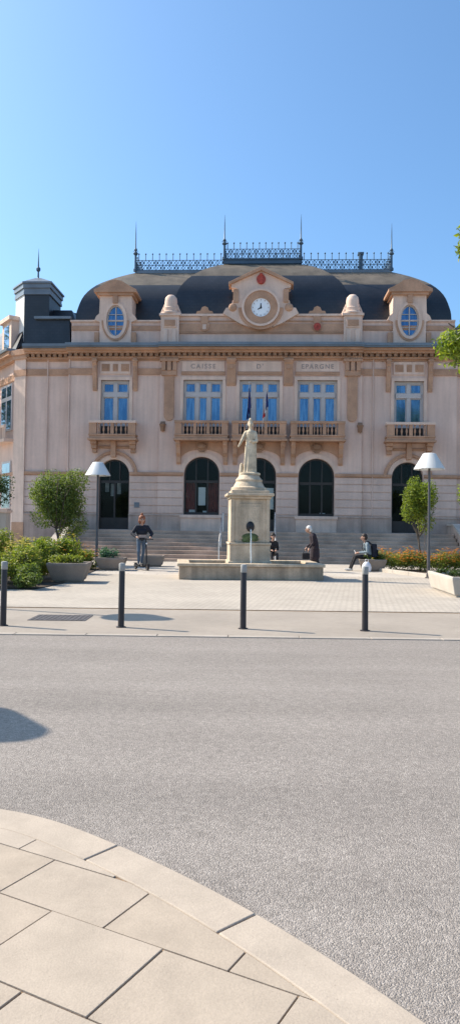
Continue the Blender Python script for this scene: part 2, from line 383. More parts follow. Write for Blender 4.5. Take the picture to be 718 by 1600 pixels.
def slabmat():
    m, N, L, B = nt('limestone_slabs')
    at = N.new('ShaderNodeAttribute'); at.attribute_name = 'rnd'
    cr = N.new('ShaderNodeValToRGB'); cr.color_ramp.elements[0].color=(.38,.31,.24,1); cr.color_ramp.elements[1].color=(.43,.36,.29,1)
    L.new(at.outputs['Fac'], cr.inputs[0])
    tc = N.new('ShaderNodeTexCoord')
    n1 = N.new('ShaderNodeTexNoise'); n1.inputs['Scale'].default_value=4.5; n1.inputs['Detail'].default_value=12; n1.inputs['Roughness'].default_value=.65; L.new(tc.outputs['Object'], n1.inputs['Vector'])
    r = N.new('ShaderNodeMapRange'); r.inputs['From Min'].default_value=.3; r.inputs['From Max'].default_value=.7; r.inputs['To Min'].default_value=.86; r.inputs['To Max'].default_value=1.09
    L.new(n1.outputs['Fac'], r.inputs['Value'])
    n2 = N.new('ShaderNodeTexNoise'); n2.inputs['Scale'].default_value=120; n2.inputs['Detail'].default_value=4; L.new(tc.outputs['Object'], n2.inputs['Vector'])
    r2 = N.new('ShaderNodeMapRange'); r2.inputs['From Min'].default_value=.3; r2.inputs['From Max'].default_value=.7; r2.inputs['To Min'].default_value=.93; r2.inputs['To Max'].default_value=1.06
    L.new(n2.outputs['Fac'], r2.inputs['Value'])
    mu = N.new('ShaderNodeMath'); mu.operation='MULTIPLY'; L.new(r.outputs[0], mu.inputs[0]); L.new(r2.outputs[0], mu.inputs[1])
    n5 = N.new('ShaderNodeTexNoise'); n5.inputs['Scale'].default_value=1.7; n5.inputs['Detail'].default_value=9; n5.inputs['Roughness'].default_value=.7; L.new(tc.outputs['Object'], n5.inputs['Vector'])
    r5 = N.new('ShaderNodeMapRange'); r5.inputs['From Min'].default_value=.56; r5.inputs['From Max'].default_value=.72; r5.inputs['To Min'].default_value=1; r5.inputs['To Max'].default_value=.84; L.new(n5.outputs['Fac'], r5.inputs['Value'])
    v5 = N.new('ShaderNodeTexVoronoi'); v5.inputs['Scale'].default_value=22; L.new(tc.outputs['Object'], v5.inputs['Vector'])
    r6 = N.new('ShaderNodeMapRange'); r6.inputs['From Min'].default_value=.04; r6.inputs['From Max'].default_value=.09; r6.inputs['To Min'].default_value=.78; r6.inputs['To Max'].default_value=1; L.new(v5.outputs['Distance'], r6.inputs['Value'])
    m5 = N.new('ShaderNodeMath'); m5.operation='MULTIPLY'; L.new(r5.outputs[0], m5.inputs[0]); L.new(r6.outputs[0], m5.inputs[1])
    m6 = N.new('ShaderNodeMath'); m6.operation='MULTIPLY'; L.new(mu.outputs[0], m6.inputs[0]); L.new(m5.outputs[0], m6.inputs[1]); mu = m6
    vm = N.new('ShaderNodeVectorMath'); vm.operation='SCALE'; L.new(cr.outputs[0], vm.inputs[0]); L.new(mu.outputs[0], vm.inputs['Scale'])
    L.new(vm.outputs[0], B.inputs['Base Color']); B.inputs['Roughness'].default_value=.8; B.inputs['Specular IOR Level'].default_value=.3
    bp = N.new('ShaderNodeBump'); bp.inputs['Strength'].default_value=.35; bp.inputs['Distance'].default_value=.004
    L.new(n2.outputs['Fac'], bp.inputs['Height']); L.new(bp.outputs[0], B.inputs['Normal'])
    return m
M['limeslab'] = slabmat()
def setrnd(o, vals):
    a = o.data.attributes.new('rnd', 'FLOAT', 'FACE'); a.data.foreach_set('value', vals)

# ------------------------------------------------------------------ camera & light
cam_d = bpy.data.cameras.new('camera'); cam = bpy.data.objects.new('camera', cam_d); COL.objects.link(cam); sc.camera = cam
cam_d.sensor_fit = 'VERTICAL'; cam_d.sensor_height = 36; cam_d.lens = 36*1155/1600; cam_d.clip_end = 3000; cam_d.clip_start = .05
ROLL, PITCH = radians(.75), math.atan(20/1155)
# image content turns clockwise by ROLL: the camera turns counter-clockwise about its view axis
cam.matrix_world = Matrix.Translation((0,0,1.6)) @ Matrix.Rotation(pi/2+PITCH, 4, 'X') @ Matrix.Rotation(ROLL, 4, 'Z')

EL = radians(42); SX, SY = -.937, .349
w = bpy.data.worlds.new('World'); sc.world = w; w.use_nodes = True
WN, WL = w.node_tree.nodes, w.node_tree.links
sky = WN.new('ShaderNodeTexSky'); sky.sky_type = 'NISHITA'; sky.sun_disc = False
sky.sun_elevation = EL; sky.sun_rotation = atan2(SX, SY); sky.air_density = 1.; sky.dust_density = 2.5; sky.ozone_density = 7.; sky.altitude = 200
hs = WN.new('ShaderNodeVectorMath'); hs.operation = 'MULTIPLY'; hs.inputs[1].default_value = (.88,1.03,1.0)
WL.new(sky.outputs[0], hs.inputs[0]); WL.new(hs.outputs[0], WN['Background'].inputs['Color']); WN['Background'].inputs['Strength'].default_value = .123
sd = bpy.data.lights.new('sun', 'SUN'); sd.energy = 3.7; sd.angle = radians(.5); sd.color = (1,.89,.74)
so = bpy.data.objects.new('sun', sd); COL.objects.link(so)
so.rotation_euler = Vector((SX*cos(EL), SY*cos(EL), sin(EL))).to_track_quat('Z','Y').to_euler()
sc.view_settings.view_transform = 'Standard'; sc.view_settings.look = 'None'; sc.view_settings.exposure = 1.0; sc.view_settings.gamma = 1
sc.cycles.max_bounces = 6; sc.cycles.transparent_max_bounces = 16; sc.cycles.use_denoising = True

# ------------------------------------------------------------------ ground
def sheet(name, poly, z, m, kind='structure'):
    b = MB(); b.poly([(x,y,z) for x,y in poly]); o = b.build(name, m); o['kind'] = kind; return o
sheet('ground', [(-1200,-800),(1200,-800),(1200,1200),(-1200,1200)], -.03, M['walk'])
sheet('road', [(-60,-30),(60,-30),(60,10.42),(-60,10.42)], .018, M['asphalt'])
# kerb line of the far pavement: separate stones 1 m long
b = MB(); vals = []
x = -40.
while x < 40:
    b.box(x+.004, x+.996, 10.38, 10.54, -.02, .033); x += 1
o = b.build('kerb', M['kerb'], bevel=.008); o['kind'] = 'structure'
sheet('pavement', [(-40,10.55),(40,10.55),(40,13.55),(-40,13.55)], .031, M['walk'])
sheet('gutter_channel', [(-40,13.55),(40,13.55),(40,13.68),(-40,13.68)], .024, M['joint'])
sheet('plaza_paving', [(-40,13.68),(40,13.68),(40,22.9),(-40,22.9)], .034, M['setts'])
sheet('upper_plaza_paving', [(-40,22.9),(40,22.9),(40,60),(-40,60)], .032, M['slabs'])

# near corner pavement: limestone slabs inside a curved kerb
def curve_corner():
    # direction angle starts 0 (travelling +x) and turns to -90 deg; passes the measured points
    pts = []; x, y, th = -1.24, 4.08, radians(-13)
    ds = .05; s = 0; P = [(x,y)]
    th = radians(-17)
    while th > radians(-88):
        th -= radians(36)*ds if s < .5 else radians(9 if s < 3 else 16)*ds; s += ds; x += cos(th)*ds; y += sin(th)*ds; P.append((x,y))
    # backwards to horizontal
    Bk = []; x, y, th = -1.24, 4.08, radians(-17)
    while th < 0:
        x -= cos(th)*ds; y -= sin(th)*ds; th += ds/4.0; Bk.append((x,y))
    Bk.append((-40, Bk[-1][1])); P.append((P[-1][0]+.02, -30))
    return list(reversed(Bk)) + P
OUT = curve_corner()
def offset(P, d):
    R = []
    for i, p in enumerate(P):
        a = P[max(0,i-1)]; c = P[min(len(P)-1,i+1)]
        tx, ty = c[0]-a[0], c[1]-a[1]; l = sqrt(tx*tx+ty*ty); R.append((p[0]+ty/l*d, p[1]-tx/l*d))
    return R
INN = offset(OUT, .21)
ZP = .03
# kerb stones along the curve
b = MB(); rn = []
def arclen_cut(P, start, length):
    pass
# parametrize the curve
S = [0]
for i in range(1, len(OUT)): S.append(S[-1]+sqrt((OUT[i][0]-OUT[i-1][0])**2+(OUT[i][1]-OUT[i-1][1])**2))
def at(P, s):
    for i in range(1, len(S)):
        if S[i] >= s:
            t = (s-S[i-1])/(S[i]-S[i-1]); return (P[i-1][0]+(P[i][0]-P[i-1][0])*t, P[i-1][1]+(P[i][1]-P[i-1][1])*t)
    return P[-1]
i0 = min(range(len(OUT)), key=lambda i: (OUT[i][0]+.51)**2+(OUT[i][1]-3.66)**2)
sj = S[i0] - 12*.9
while sj < S[i0]+12*.9:
    a, c = sj+.005, sj+.895; n = 12
    o_ = [at(OUT, a+(c-a)*k/n) for k in range(n+1)]; i_ = [at(INN, a+(c-a)*k/n) for k in range(n+1)]
    for k in range(n):
        A, B_, C, D = o_[k], o_[k+1], i_[k+1], i_[k]
        vs = [(p[0],p[1],-.03) for p in (A,B_,C,D)]+[(p[0],p[1],ZP) for p in (A,B_,C,D)]
        fs = [(7,6,5,4),(0,4,5,1),(3,2,6,7)]
        if k == 0: fs.append((0,3,7,4))
        if k == n-1: fs.append((1,5,6,2))
        b.mesh(vs, fs)
    rn += [random.random()]*0
    sj += .9
ko = b.build('near_kerb', M['limeslab'], auto=30); ko['kind'] = 'structure'
setrnd(ko, [.75+.2*noise.noise((p.center.x*1.1, p.center.y*1.1, 0)) for p in ko.data.polygons])
bv = ko.modifiers.new('Bevel','BEVEL'); bv.width=.006; bv.segments=2; bv.limit_method='ANGLE'; bv.angle_limit=radians(50)
# bed of joint sand
sheet('joint_bed', [(p[0],p[1]) for p in offset(OUT,.05)] + [(-40,-30)], .0225, M['joint'])
T = Vector((.877,-.480)); Nn = Vector((.480,.877))
clip = [p for p in offset(OUT,.216)]
region = clip + [(-40,-30)]
def clip_poly(poly, a, c):
    # keep right side of a->c (region lies to the right of the curve)
    R = []
    def side(p): return (c[0]-a[0])*(p[1]-a[1])-(c[1]-a[1])*(p[0]-a[0])
    for i in range(len(poly)):
        p, q = poly[i], poly[(i+1)%len(poly)]; sp, sq = side(p), side(q)
        if sp <= 0: R.append(p)
        if (sp < 0 < sq) or (sq < 0 < sp):
            t = sp/(sp-sq); R.append((p[0]+(q[0]-p[0])*t, p[1]+(q[1]-p[1])*t))
    return R
rows = [(2.665,3.3,-2.59,.57,),(2.314,2.665,-2.36,.555),(1.874,2.314,-2.06,.54),(1.45,1.874,-1.79,.55),(1.02,1.45,-1.95,.55),(.6,1.02,-1.8,.55),(.15,.6,-2.,.55),(-.3,.15,-1.8,.55),(-.75,-.3,-2.,.55),(-1.2,-.75,-1.85,.55)]
b = MB(); vals = []
g = .0055
for c0, c1, t0, dt in rows:
    for k in range(-14, 14):
        ta, tb = t0+k*dt+g*random.uniform(.5,1), t0+(k+1)*dt-g*random.uniform(.5,1)
        P = [Vector((0,0))+T*t+Nn*c for t, c in ((ta,c0+g*.7),(tb,c0+g*.7),(tb,c1-g*.7),(ta,c1-g*.7))]
        P = [(p.x,p.y) for p in P]
        for i in range(len(clip)-1):
            if not P: break
            P = clip_poly(P, clip[i], clip[i+1])
        if len(P) < 3: continue
        ar = abs(sum(P[i][0]*P[(i+1)%len(P)][1]-P[(i+1)%len(P)][0]*P[i][1] for i in range(len(P))))/2
        if ar < .002: continue
        ar = sum(P[i][0]*P[(i+1)%len(P)][1]-P[(i+1)%len(P)][0]*P[i][1] for i in range(len(P)))
        if ar < 0: P = P[::-1]
        zt = ZP+random.uniform(-.0015,.0015); n = len(P); r = random.random()
        tx, ty = random.uniform(-.002,.002), random.uniform(-.002,.002)
        cx, cy = P[0]
        vs = [(p[0],p[1],0) for p in P]+[(p[0],p[1],zt+tx*(p[0]-cx)+ty*(p[1]-cy)) for p in P]
        b.mesh(vs, [tuple(range(n,2*n))]+[(i,(i+1)%n,n+(i+1)%n,n+i) for i in range(n)])
        vals += [r]*(n+1)
so_ = b.build('near_pavement', M['limeslab']); so_['kind']='structure'
if len(so_.data.polygons) == len(vals): setrnd(so_, vals)
bv = so_.modifiers.new('Bevel','BEVEL'); bv.width=.004; bv.segments=2; bv.limit_method='ANGLE'; bv.angle_limit=radians(50)
# drain grate in the pavement
b = MB(); b.box(-.46,.46,-.36,.36,0,.006)
dg = b.build('drain_cover', M['castiron']); dg.location=(-2.75,12.2,.0325)
tag(dg,'dark cast iron drain cover set flush in the pale pavement','drain cover')
b = MB()
for k in range(-5,6): b.box(k*.08-.012,k*.08+.012,-.33,.33,.006,.011)
b.build('grate_bar', M['castiron'], dg)

exec_parts = True
# ------------------------------------------------------------------ MAIN BUILDING
A = radians(2.8); BX, BY = 1.36, 34.5
bld = empty('town_building', (BX,BY,0), -A, 'large pink rendered civic building with arched windows, curved slate roof, clock and roof cresting', 'building')
WX = [(-6.85,.68,2),(-2.69,.92,3),(-.05,.93,3),(2.62,.92,3),(6.85,.68,2)]       # upper windows: centre, half width, columns
Z0W, Z1W = 6.2, 8.36
ARCH = [(-6.85,.73,1.32,4.62),(-2.70,.83,2.05,4.76),(-.04,.80,1.32,4.74),(2.62,.83,2.05,4.72),(6.82,.72,1.32,4.60)]
def rect(x0,x1,z0,z1): return [(x0,z0),(x1,z0),(x1,z1),(x0,z1)]
def arch_pts(c,h,z0,z1,n=16):
    zs = z1-h
    return [(c-h,z0),(c+h,z0)]+[(c+h*cos(pi*i/n), zs+h*sin(pi*i/n)) for i in range(n+1)]
PR = -.14   # front of the centre projection
b = MB()
holesC = [rect(c-h,c+h,5.72,Z1W) for c,h,n in WX[1:4]]+[arch_pts(*a) for a in ARCH[1:4]]
b.prism(rect(-4.72,4.68,0,9.9), PR, .35, 0, holesC)
for s, k, ak in ((-1,0,0),(1,4,4)):
    c,h,n = WX[k]
    x0, x1 = (-9.1,-4.72) if s<0 else (4.68,9.05)
    b.prism(rect(x0,x1,0,9.9), 0, .35, 0, [rect(c-h,c+h,5.72,Z1W), arch_pts(*ARCH[ak])])
b.box(-11.2,-9.1,.22,.6,0,9.9); b.box(9.05,16,.22,.6,0,9.9)
b.box(-11.2,-10.9,.6,12,0,9.9); b.box(15.7,16,.6,12,0,9.9); b.box(-10.9,15.7,11.7,12,0,9.9)
wall = b.build('wall', M['render'], bld)
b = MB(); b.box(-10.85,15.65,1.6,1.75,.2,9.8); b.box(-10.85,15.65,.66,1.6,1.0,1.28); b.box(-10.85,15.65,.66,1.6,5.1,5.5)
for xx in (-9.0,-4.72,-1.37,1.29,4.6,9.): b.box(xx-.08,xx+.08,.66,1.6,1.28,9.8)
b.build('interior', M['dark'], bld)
# thin vertical rainwater pipe + joint lines
b = MB()
for xx,yy in ((-10.14,.17),(-9.04,-.03),(5.2,-.05),(10.1,.17)): b.tube((xx,yy,.4),(xx,yy,9.6),.03,.03,8)
b.build('downpipe', M['course'], bld)

# ground floor courses, string course, plinth
def gaps(x0, x1, openings):
    out=[]; c=x0
    for a,b_ in sorted(openings):
        if a>c: out.append((c,min(a,x1)))
        c=max(c,b_)
    if c<x1: out.append((c,x1))
    return out
sections = [(-11.2,-9.1,.22,[]),(-9.1,-4.72,0,[ARCH[0]]),(-4.72,4.68,PR,ARCH[1:4]),(4.68,9.05,0,[ARCH[4]]),(9.05,16,.22,[])]
bc, bs, bp_ = MB(), MB(), MB()
zc = [2.09,2.45,2.82,3.18,3.53,3.86]
for x0,x1,y,ops in sections:
    e0 = .035 if y == PR else 0
    for i in range(len(zc)-1):
        for a,c in gaps(x0,x1,[(o[0]-o[1]-.02,o[0]+o[1]+.02) for o in ops]):
            n = max(1,round((c-a)/1.3))
            bc.box(a-(e0 if a==x0 else 0),c+(e0 if c==x1 else 0),y-.04,y,zc[i]+.02,zc[i+1]-.02)
    for a,c in gaps(x0,x1,[(o[0]-o[1]-.02,o[0]+o[1]+.02) for o in ops]):
        bs.box(a,c,y-.11,y,3.90,4.02); bs.box(a,c,y-.07,y,3.86,3.90)
    for a,c in gaps(x0,x1,[(o[0]-o[1],o[0]+o[1]) for o in ops if o[2]<1.5]):
        bp_.box(a,c,y-.10,y,.0,1.98); bp_.box(a,c,y-.13,y,1.98,2.05)
bc.build('ground_floor_course', M['course'], bld, bevel=.008)
bs.build('string_course', M['ochre'], bld)
bp_.build('plinth', M['plinth'], bld, bevel=.01)
# light sill panels below the arched windows
b = MB()
for c,h,z0,z1 in (ARCH[1],ARCH[3]):
    b.box(c-h-.1,c+h+.1,PR-.17,PR-.1,1.25,1.9); b.box(c-h-.16,c+h+.16,PR-.22,PR-.1,1.9,2.04)
b.build('window_sill', M['cream'], bld, bevel=.01)

# upper ochre band, frieze and cornice
b = MB()
for x0,x1,y,ops in sections:
    ws = [(c-h-.24,c+h+.24) for c,h,n in WX if x0<c<x1] if y!=PR else [(-4.4,4.4)]
    for a,c in gaps(x0,x1,ws): b.box(a,c,y-.06,y,8.62,8.92)
    e=.0
    b.box(x0,x1,y-.05,y,9.28,9.36)
b.build('ochre_band', M['ochre'], bld)
b = MB(); 
for x0,x1,y,ops in sections:
    L_ = -.0
    b.box(x0,x1,y-.16,y,9.36,9.46,0)
    n=int((x1-x0)/.26); 
    for i in range(n):
        xx=x0+(i+.5)*(x1-x0)/n; b.box(xx-.075,xx+.075,y-.30,y-.004,9.462,9.60,1)
    b.box(x0,x1,y-.36,y,9.602,9.70,0); b.box(x0,x1,y-.52,y,9.702,9.80,0)
co = b.build('cornice', [M['ochre'],M['brown']], bld)
b = MB()
for x0,x1,y,ops in sections: b.box(x0,x1,y-.66,y+.5,9.803,9.86,0); b.box(x0,x1,y-.70,y+.5,9.862,9.99,0)
b.build('gutter', M['zinc'], bld)

# windows upper floor
def upper_window(c,h,n,y,parent,z0=Z0W,z1=Z1W, ztr=7.70):
    b = MB(); Y0=y+.12; Y1=y+.22; fw=.09
    b.box(c-h,c-h+fw,Y0,Y1,z0,z1); b.box(c+h-fw,c+h,Y0,Y1,z0,z1)
    b.box(c-h+fw,c+h-fw,Y0,Y1,z0,z0+.1); b.box(c-h+fw,c+h-fw,Y0,Y1,z1-.12,z1)
    b.box(c-h+fw,c+h-fw,Y0-.05,Y1,ztr-.12,ztr+.1)
    cw=(2*h-2*fw)/n
    for i in range(1,n):
        xx=c-h+fw+cw*i; 
        b.box(xx-.085,xx+.085,Y0-.03,Y1,z0+.1,ztr-.12); b.box(xx-.085,xx+.085,Y0-.03,Y1,ztr+.1,z1-.12)
    for i in range(n):
        xa=c-h+fw+cw*i+(.085 if i else 0); xb=c-h+fw+cw*(i+1)-(.085 if i<n-1 else 0)
        for za,zb in ((z0+.1,ztr-.12),(ztr+.1,z1-.12)):
            s=.045
            b.box(xa,xa+s,Y0+.03,Y1,za,zb); b.box(xb-s,xb,Y0+.03,Y1,za,zb); b.box(xa+s,xb-s,Y0+.03,Y1,za,za+s); b.box(xa+s,xb-s,Y0+.03,Y1,zb-s,zb)
    o = b.build('window', M['white_wood'], parent)
    q = MB(); q.box(c-h,c+h,Y0+.02,Y1,5.72,z0-.004)
    for i in range(n): q.box(c-h+fw+cw*i+.1,c-h+fw+cw*(i+1)-.1,Y0,Y0+.02,5.78,z0-.07)
    q.build('lower_panel', M['darkframe'], o)
    for i in range(n):
        g = MB()
        xa=c-h+fw+cw*i+.04; xb=xa+cw-.08
        t = random.uniform(-.006,.006)
        for za,zb in ((z0+.11,ztr-.11),(ztr+.09,z1-.11)):
            g.poly([(xa,Y1-.02-t,za),(xb,Y1-.02+t,za),(xb,Y1-.02+t,zb),(xa,Y1-.02-t,zb)])
        g.build('pane', M['glass_blue'], o)
    return o
for k,(c,h,n) in enumerate(WX):
    y = PR if 0<k<4 else 0
    upper_window(c,h,n,y,bld)
# cream surrounds
b = MB()
for k,(c,h,n) in enumerate(WX):
    y = PR if 0<k<4 else 0
    b.box(c-h-.14,c-h,y-.05,y+.1,Z0W-.6,Z1W); b.box(c+h,c+h+.14,y-.05,y+.1,Z0W-.6,Z1W); b.box(c-h-.14,c+h+.14,y-.055,y+.1,Z1W,Z1W+.16)
b.build('window_surround', M['cream'], bld)
# inscription / relief panels
for k,txt in ((1,'CAISSE'),(2,"D'"),(3,'EPARGNE')):
    c,h,n=WX[k]
    b = MB(); b.box(c-h-.08,c+h+.08,PR-.05,PR,8.76,9.22)
    po=b.build('inscription_panel', M['cream'], bld)
    b = MB(); b.box(c-h-.1,c+h+.1,PR-.07,PR,8.60,8.755); b.build('panel_ledge', M['ochre'], po)
    fc = bpy.data.curves.new('lettering','FONT'); fc.body=txt; fc.align_x='CENTER'; fc.align_y='CENTER'; fc.size=.30; fc.extrude=.008; fc.space_character=1.25 if k==3 else 1.35; fc.offset=.004
    tmp = bpy.data.objects.new('tmp', fc); COL.objects.link(tmp); lm = bpy.data.meshes.new_from_object(tmp.evaluated_get(bpy.context.evaluated_depsgraph_get())); bpy.data.objects.remove(tmp)
    fo = bpy.data.objects.new('lettering', lm); lm.materials.clear(); lm.materials.append(M['leadgrey']); COL.objects.link(fo); fo.parent=po; fo.location=(c,PR-.056,8.985); fo.rotation_euler=(pi/2,0,0)
for k in (0,4):
    c,h,n=WX[k]
    b = MB(); b.box(c-.72,c+.72,-.05,0,8.66,9.24)
    po=b.build('relief_panel', M['cream'], bld)
    for dx,ww in ((-.46,.19),(0,.12),(.46,.19)):
        q=MB(); q.ringxz(c+dx,8.95,.0,.0,ww*.6,.12,-.085,-.05,0,n=8)
        q.box(c+dx-ww,c+dx+ww,-.072,-.052,8.78,9.12); q.box(c+dx-ww*.5,c+dx+ww*.5,-.1,-.072,8.88,9.02)
        q.build('relief_square', M['ochre'], po)
# consoles beside windows
def console(x,w,z0,z1,y,name='console',m='ochre'):
    b=MB(); H=z1-z0
    pr=[(0,z1),(-.30,z1),(-.30,z1-.14*H),(-.22,z1-.22*H),(-.20,z1-.45*H),(-.13,z1-.7*H),(-.10,z1-.9*H),(-.05,z0),(0,z0)]
    n=len(pr); vs=[(x-w/2,y+p[0],p[1]) for p in pr]+[(x+w/2,y+p[0],p[1]) for p in pr]
    fs=[tuple(range(n)),tuple(reversed(range(n,2*n)))]+[(i,n+i,n+(i+1)%n,(i+1)%n) for i in range(n)]
    b.mesh(vs,fs)
    b.box(x-w/2-.03,x+w/2+.03,y-.33,y-.002,z1-.09*H,z1-.04*H)
    b.box(x-w*.2,x+w*.2,y-.25,y-.1,z1-.4*H,z1-.25*H)
    return b.build(name,M[m],bld,bevel=.01)
for c,h,n in (WX[0],WX[4]):
    for s in (-1,1): console(c+s*(h+.28),.2,7.85,9.34,0)
for x in (-1.37,1.28): console(x,.42,8.1,9.34,PR)
# pilasters with capital
for x in (-4.27,4.23):
    b=MB()
    b.prism([(x-.23,6.7)]+[(x+.23*cos(pi+pi*i/10),6.67+.23*sin(pi+pi*i/10)) for i in range(1,10)]+[(x+.23,6.7),(x+.23,8.62),(x-.23,8.62)],PR-.1,PR,0)
    p=b.build('pilaster',M['ochre'],bld,bevel=.015)
    b=MB(); b.box(x-.36,x+.36,PR-.16,PR,8.55,8.78)
    for dx in (-.26,0,.26): b.box(x+dx-.09,x+dx+.09,PR-.2,PR,8.78,9.36)
    b.box(x-.44,x+.44,PR-.24,PR,9.2,9.33); b.build('capital',M['ochre'],p,bevel=.01)
for x in (-4.55,4.6):
    b=MB(); b.lathe([(.02,-.3),(.08,-.2),(.13,-.02),(.16,.05),(.12,.1),(.05,.16)],(x,PR-.1,6.2),12); b.box(x-.1,x+.1,PR-.06,PR,5.95,6.4)
    b.build('wall_ornament',M['brown'],bld)

# balconies
def balcony(c,h,n,y,center):
    root=MB(); hw=h+ (.30 if center else .40); P=.62
    root.box(c-hw-.06,c+hw+.06,y-P-.06,y,5.46,5.56); root.box(c-hw,c+hw,y-P,y,5.562,5.68); root.box(c-hw-.03,c+hw+.03,y-P-.03,y-.01,5.682,5.75)
    o=root.build('balcony',M['ochre'],bld,bevel=.012)
    r=MB(); r.box(c-hw-.03,c+hw+.03,y-P-.03,y-P+.2,6.26,6.38); r.box(c-hw,c-hw+.2,y-P+.2,y,6.26,6.38); r.box(c+hw-.2,c+hw,y-P+.2,y,6.26,6.38); 
    r.build('handrail',M['cream'] if not center else M['ochre'],o,bevel=.01)
    p=MB()
    pw=.30 if center else .34
    xs=[-hw+pw/2,hw-pw/2]
    for q in xs: p.box(c+q-pw/2,c+q+pw/2,y-P,y-P+.17,5.75,6.26)
    inner=2*hw-2*pw; nb=3 if center else 2
    for i in range(1,nb): p.box(c-hw+pw+inner*i/nb-.075,c-hw+pw+inner*i/nb+.075,y-P+.01,y-P+.16,5.75,6.26)
    p.build('pier',M['ochre'],o)
    # balusters
    bal=None
    for i in range(nb):
        xa=c-hw+pw+inner*i/nb+(.075 if i else 0); xb=c-hw+pw+inner*(i+1)/nb-(.075 if i<nb-1 else 0)
        m_=3
        for j in range(m_):
            xx=xa+(xb-xa)*(j+.5)/m_
            q=MB(); q.lathe([(.04,0),(.04,.04),(.022,.08),(.05,.2),(.045,.27),(.02,.38),(.02,.43),(.038,.47),(.038,.51)],(xx,y-P+.09,5.75),8)
            q.build('baluster',M['ochre'],o,auto=40)
    # supports
    if center:
        q=MB()
        for s in (-1,1):
            x=c+s*(hw-.13); pr=[(0,5.46),(-.52,5.46),(-.5,5.28),(-.38,5.15),(-.3,4.9),(-.14,4.75),(-.12,4.5),(-.05,4.4),(0,4.4)]
            m_=len(pr); w_=.2
            vs=[(x-w_/2,y+a[0],a[1]) for a in pr]+[(x+w_/2,y+a[0],a[1]) for a in pr]
            q.mesh(vs,[tuple(range(m_)),tuple(reversed(range(m_,2*m_)))]+[(i,m_+i,m_+(i+1)%m_,(i+1)%m_) for i in range(m_)])
        q.build('bracket',M['ochre'],o,bevel=.01)
        # apron with curved lower edge
        q=MB(); R=[]; 
        pts=[(c-hw+.03,5.455),(c-hw+.03,4.62),(c-hw+.2,4.62)]
        for i in range(11):
            t=i/10; a=pi-pi*t; pts.append((c+cos(a)*(hw-.22), 4.62+sin(a)*.50))
        pts+=[(c+hw-.2,4.62),(c+hw-.03,4.62),(c+hw-.03,5.455)]
        pts=[pts[0]]+pts[1:]
        q.prism(pts,y-.09,y-.002,0); q.build('apron',M['ochre'],o,bevel=.01)
        q=MB(); q.ball((c,y-.2,5.24),.17,8,0,1.3,.7,.9); q.prism([(c-.32,5.45),(c-.24,5.1),(c-.1,4.98),(c+.1,4.98),(c+.24,5.1),(c+.32,5.45)],y-.18,y-.09,0); q.build('keystone_ornament',M['brown'],o)
    else:
        for s in (-1,1):
            q=MB(); x=c+s*(hw-.17)
            q.box(x-.15,x+.15,y-.5,y,5.3,5.46); q.box(x-.13,x+.13,y-.36,y,5.1,5.3); q.box(x-.11,x+.11,y-.22,y,4.92,5.1)
            q.build('bracket',M['ochre'],o,bevel=.02)
        q=MB(); q.box(c-.12,c+.12,y-.3,y,4.7,5.46); q.box(c-hw+.35,c-.12,y-.07,y,5.12,5.24); q.box(c+.12,c+hw-.35,y-.07,y,5.12,5.24); q.build('keystone_ornament',M['ochre'],o,bevel=.02)
    return o
for k,(c,h,n) in enumerate(WX): balcony(c,h,n,PR if 0<k<4 else 0,0<k<4)

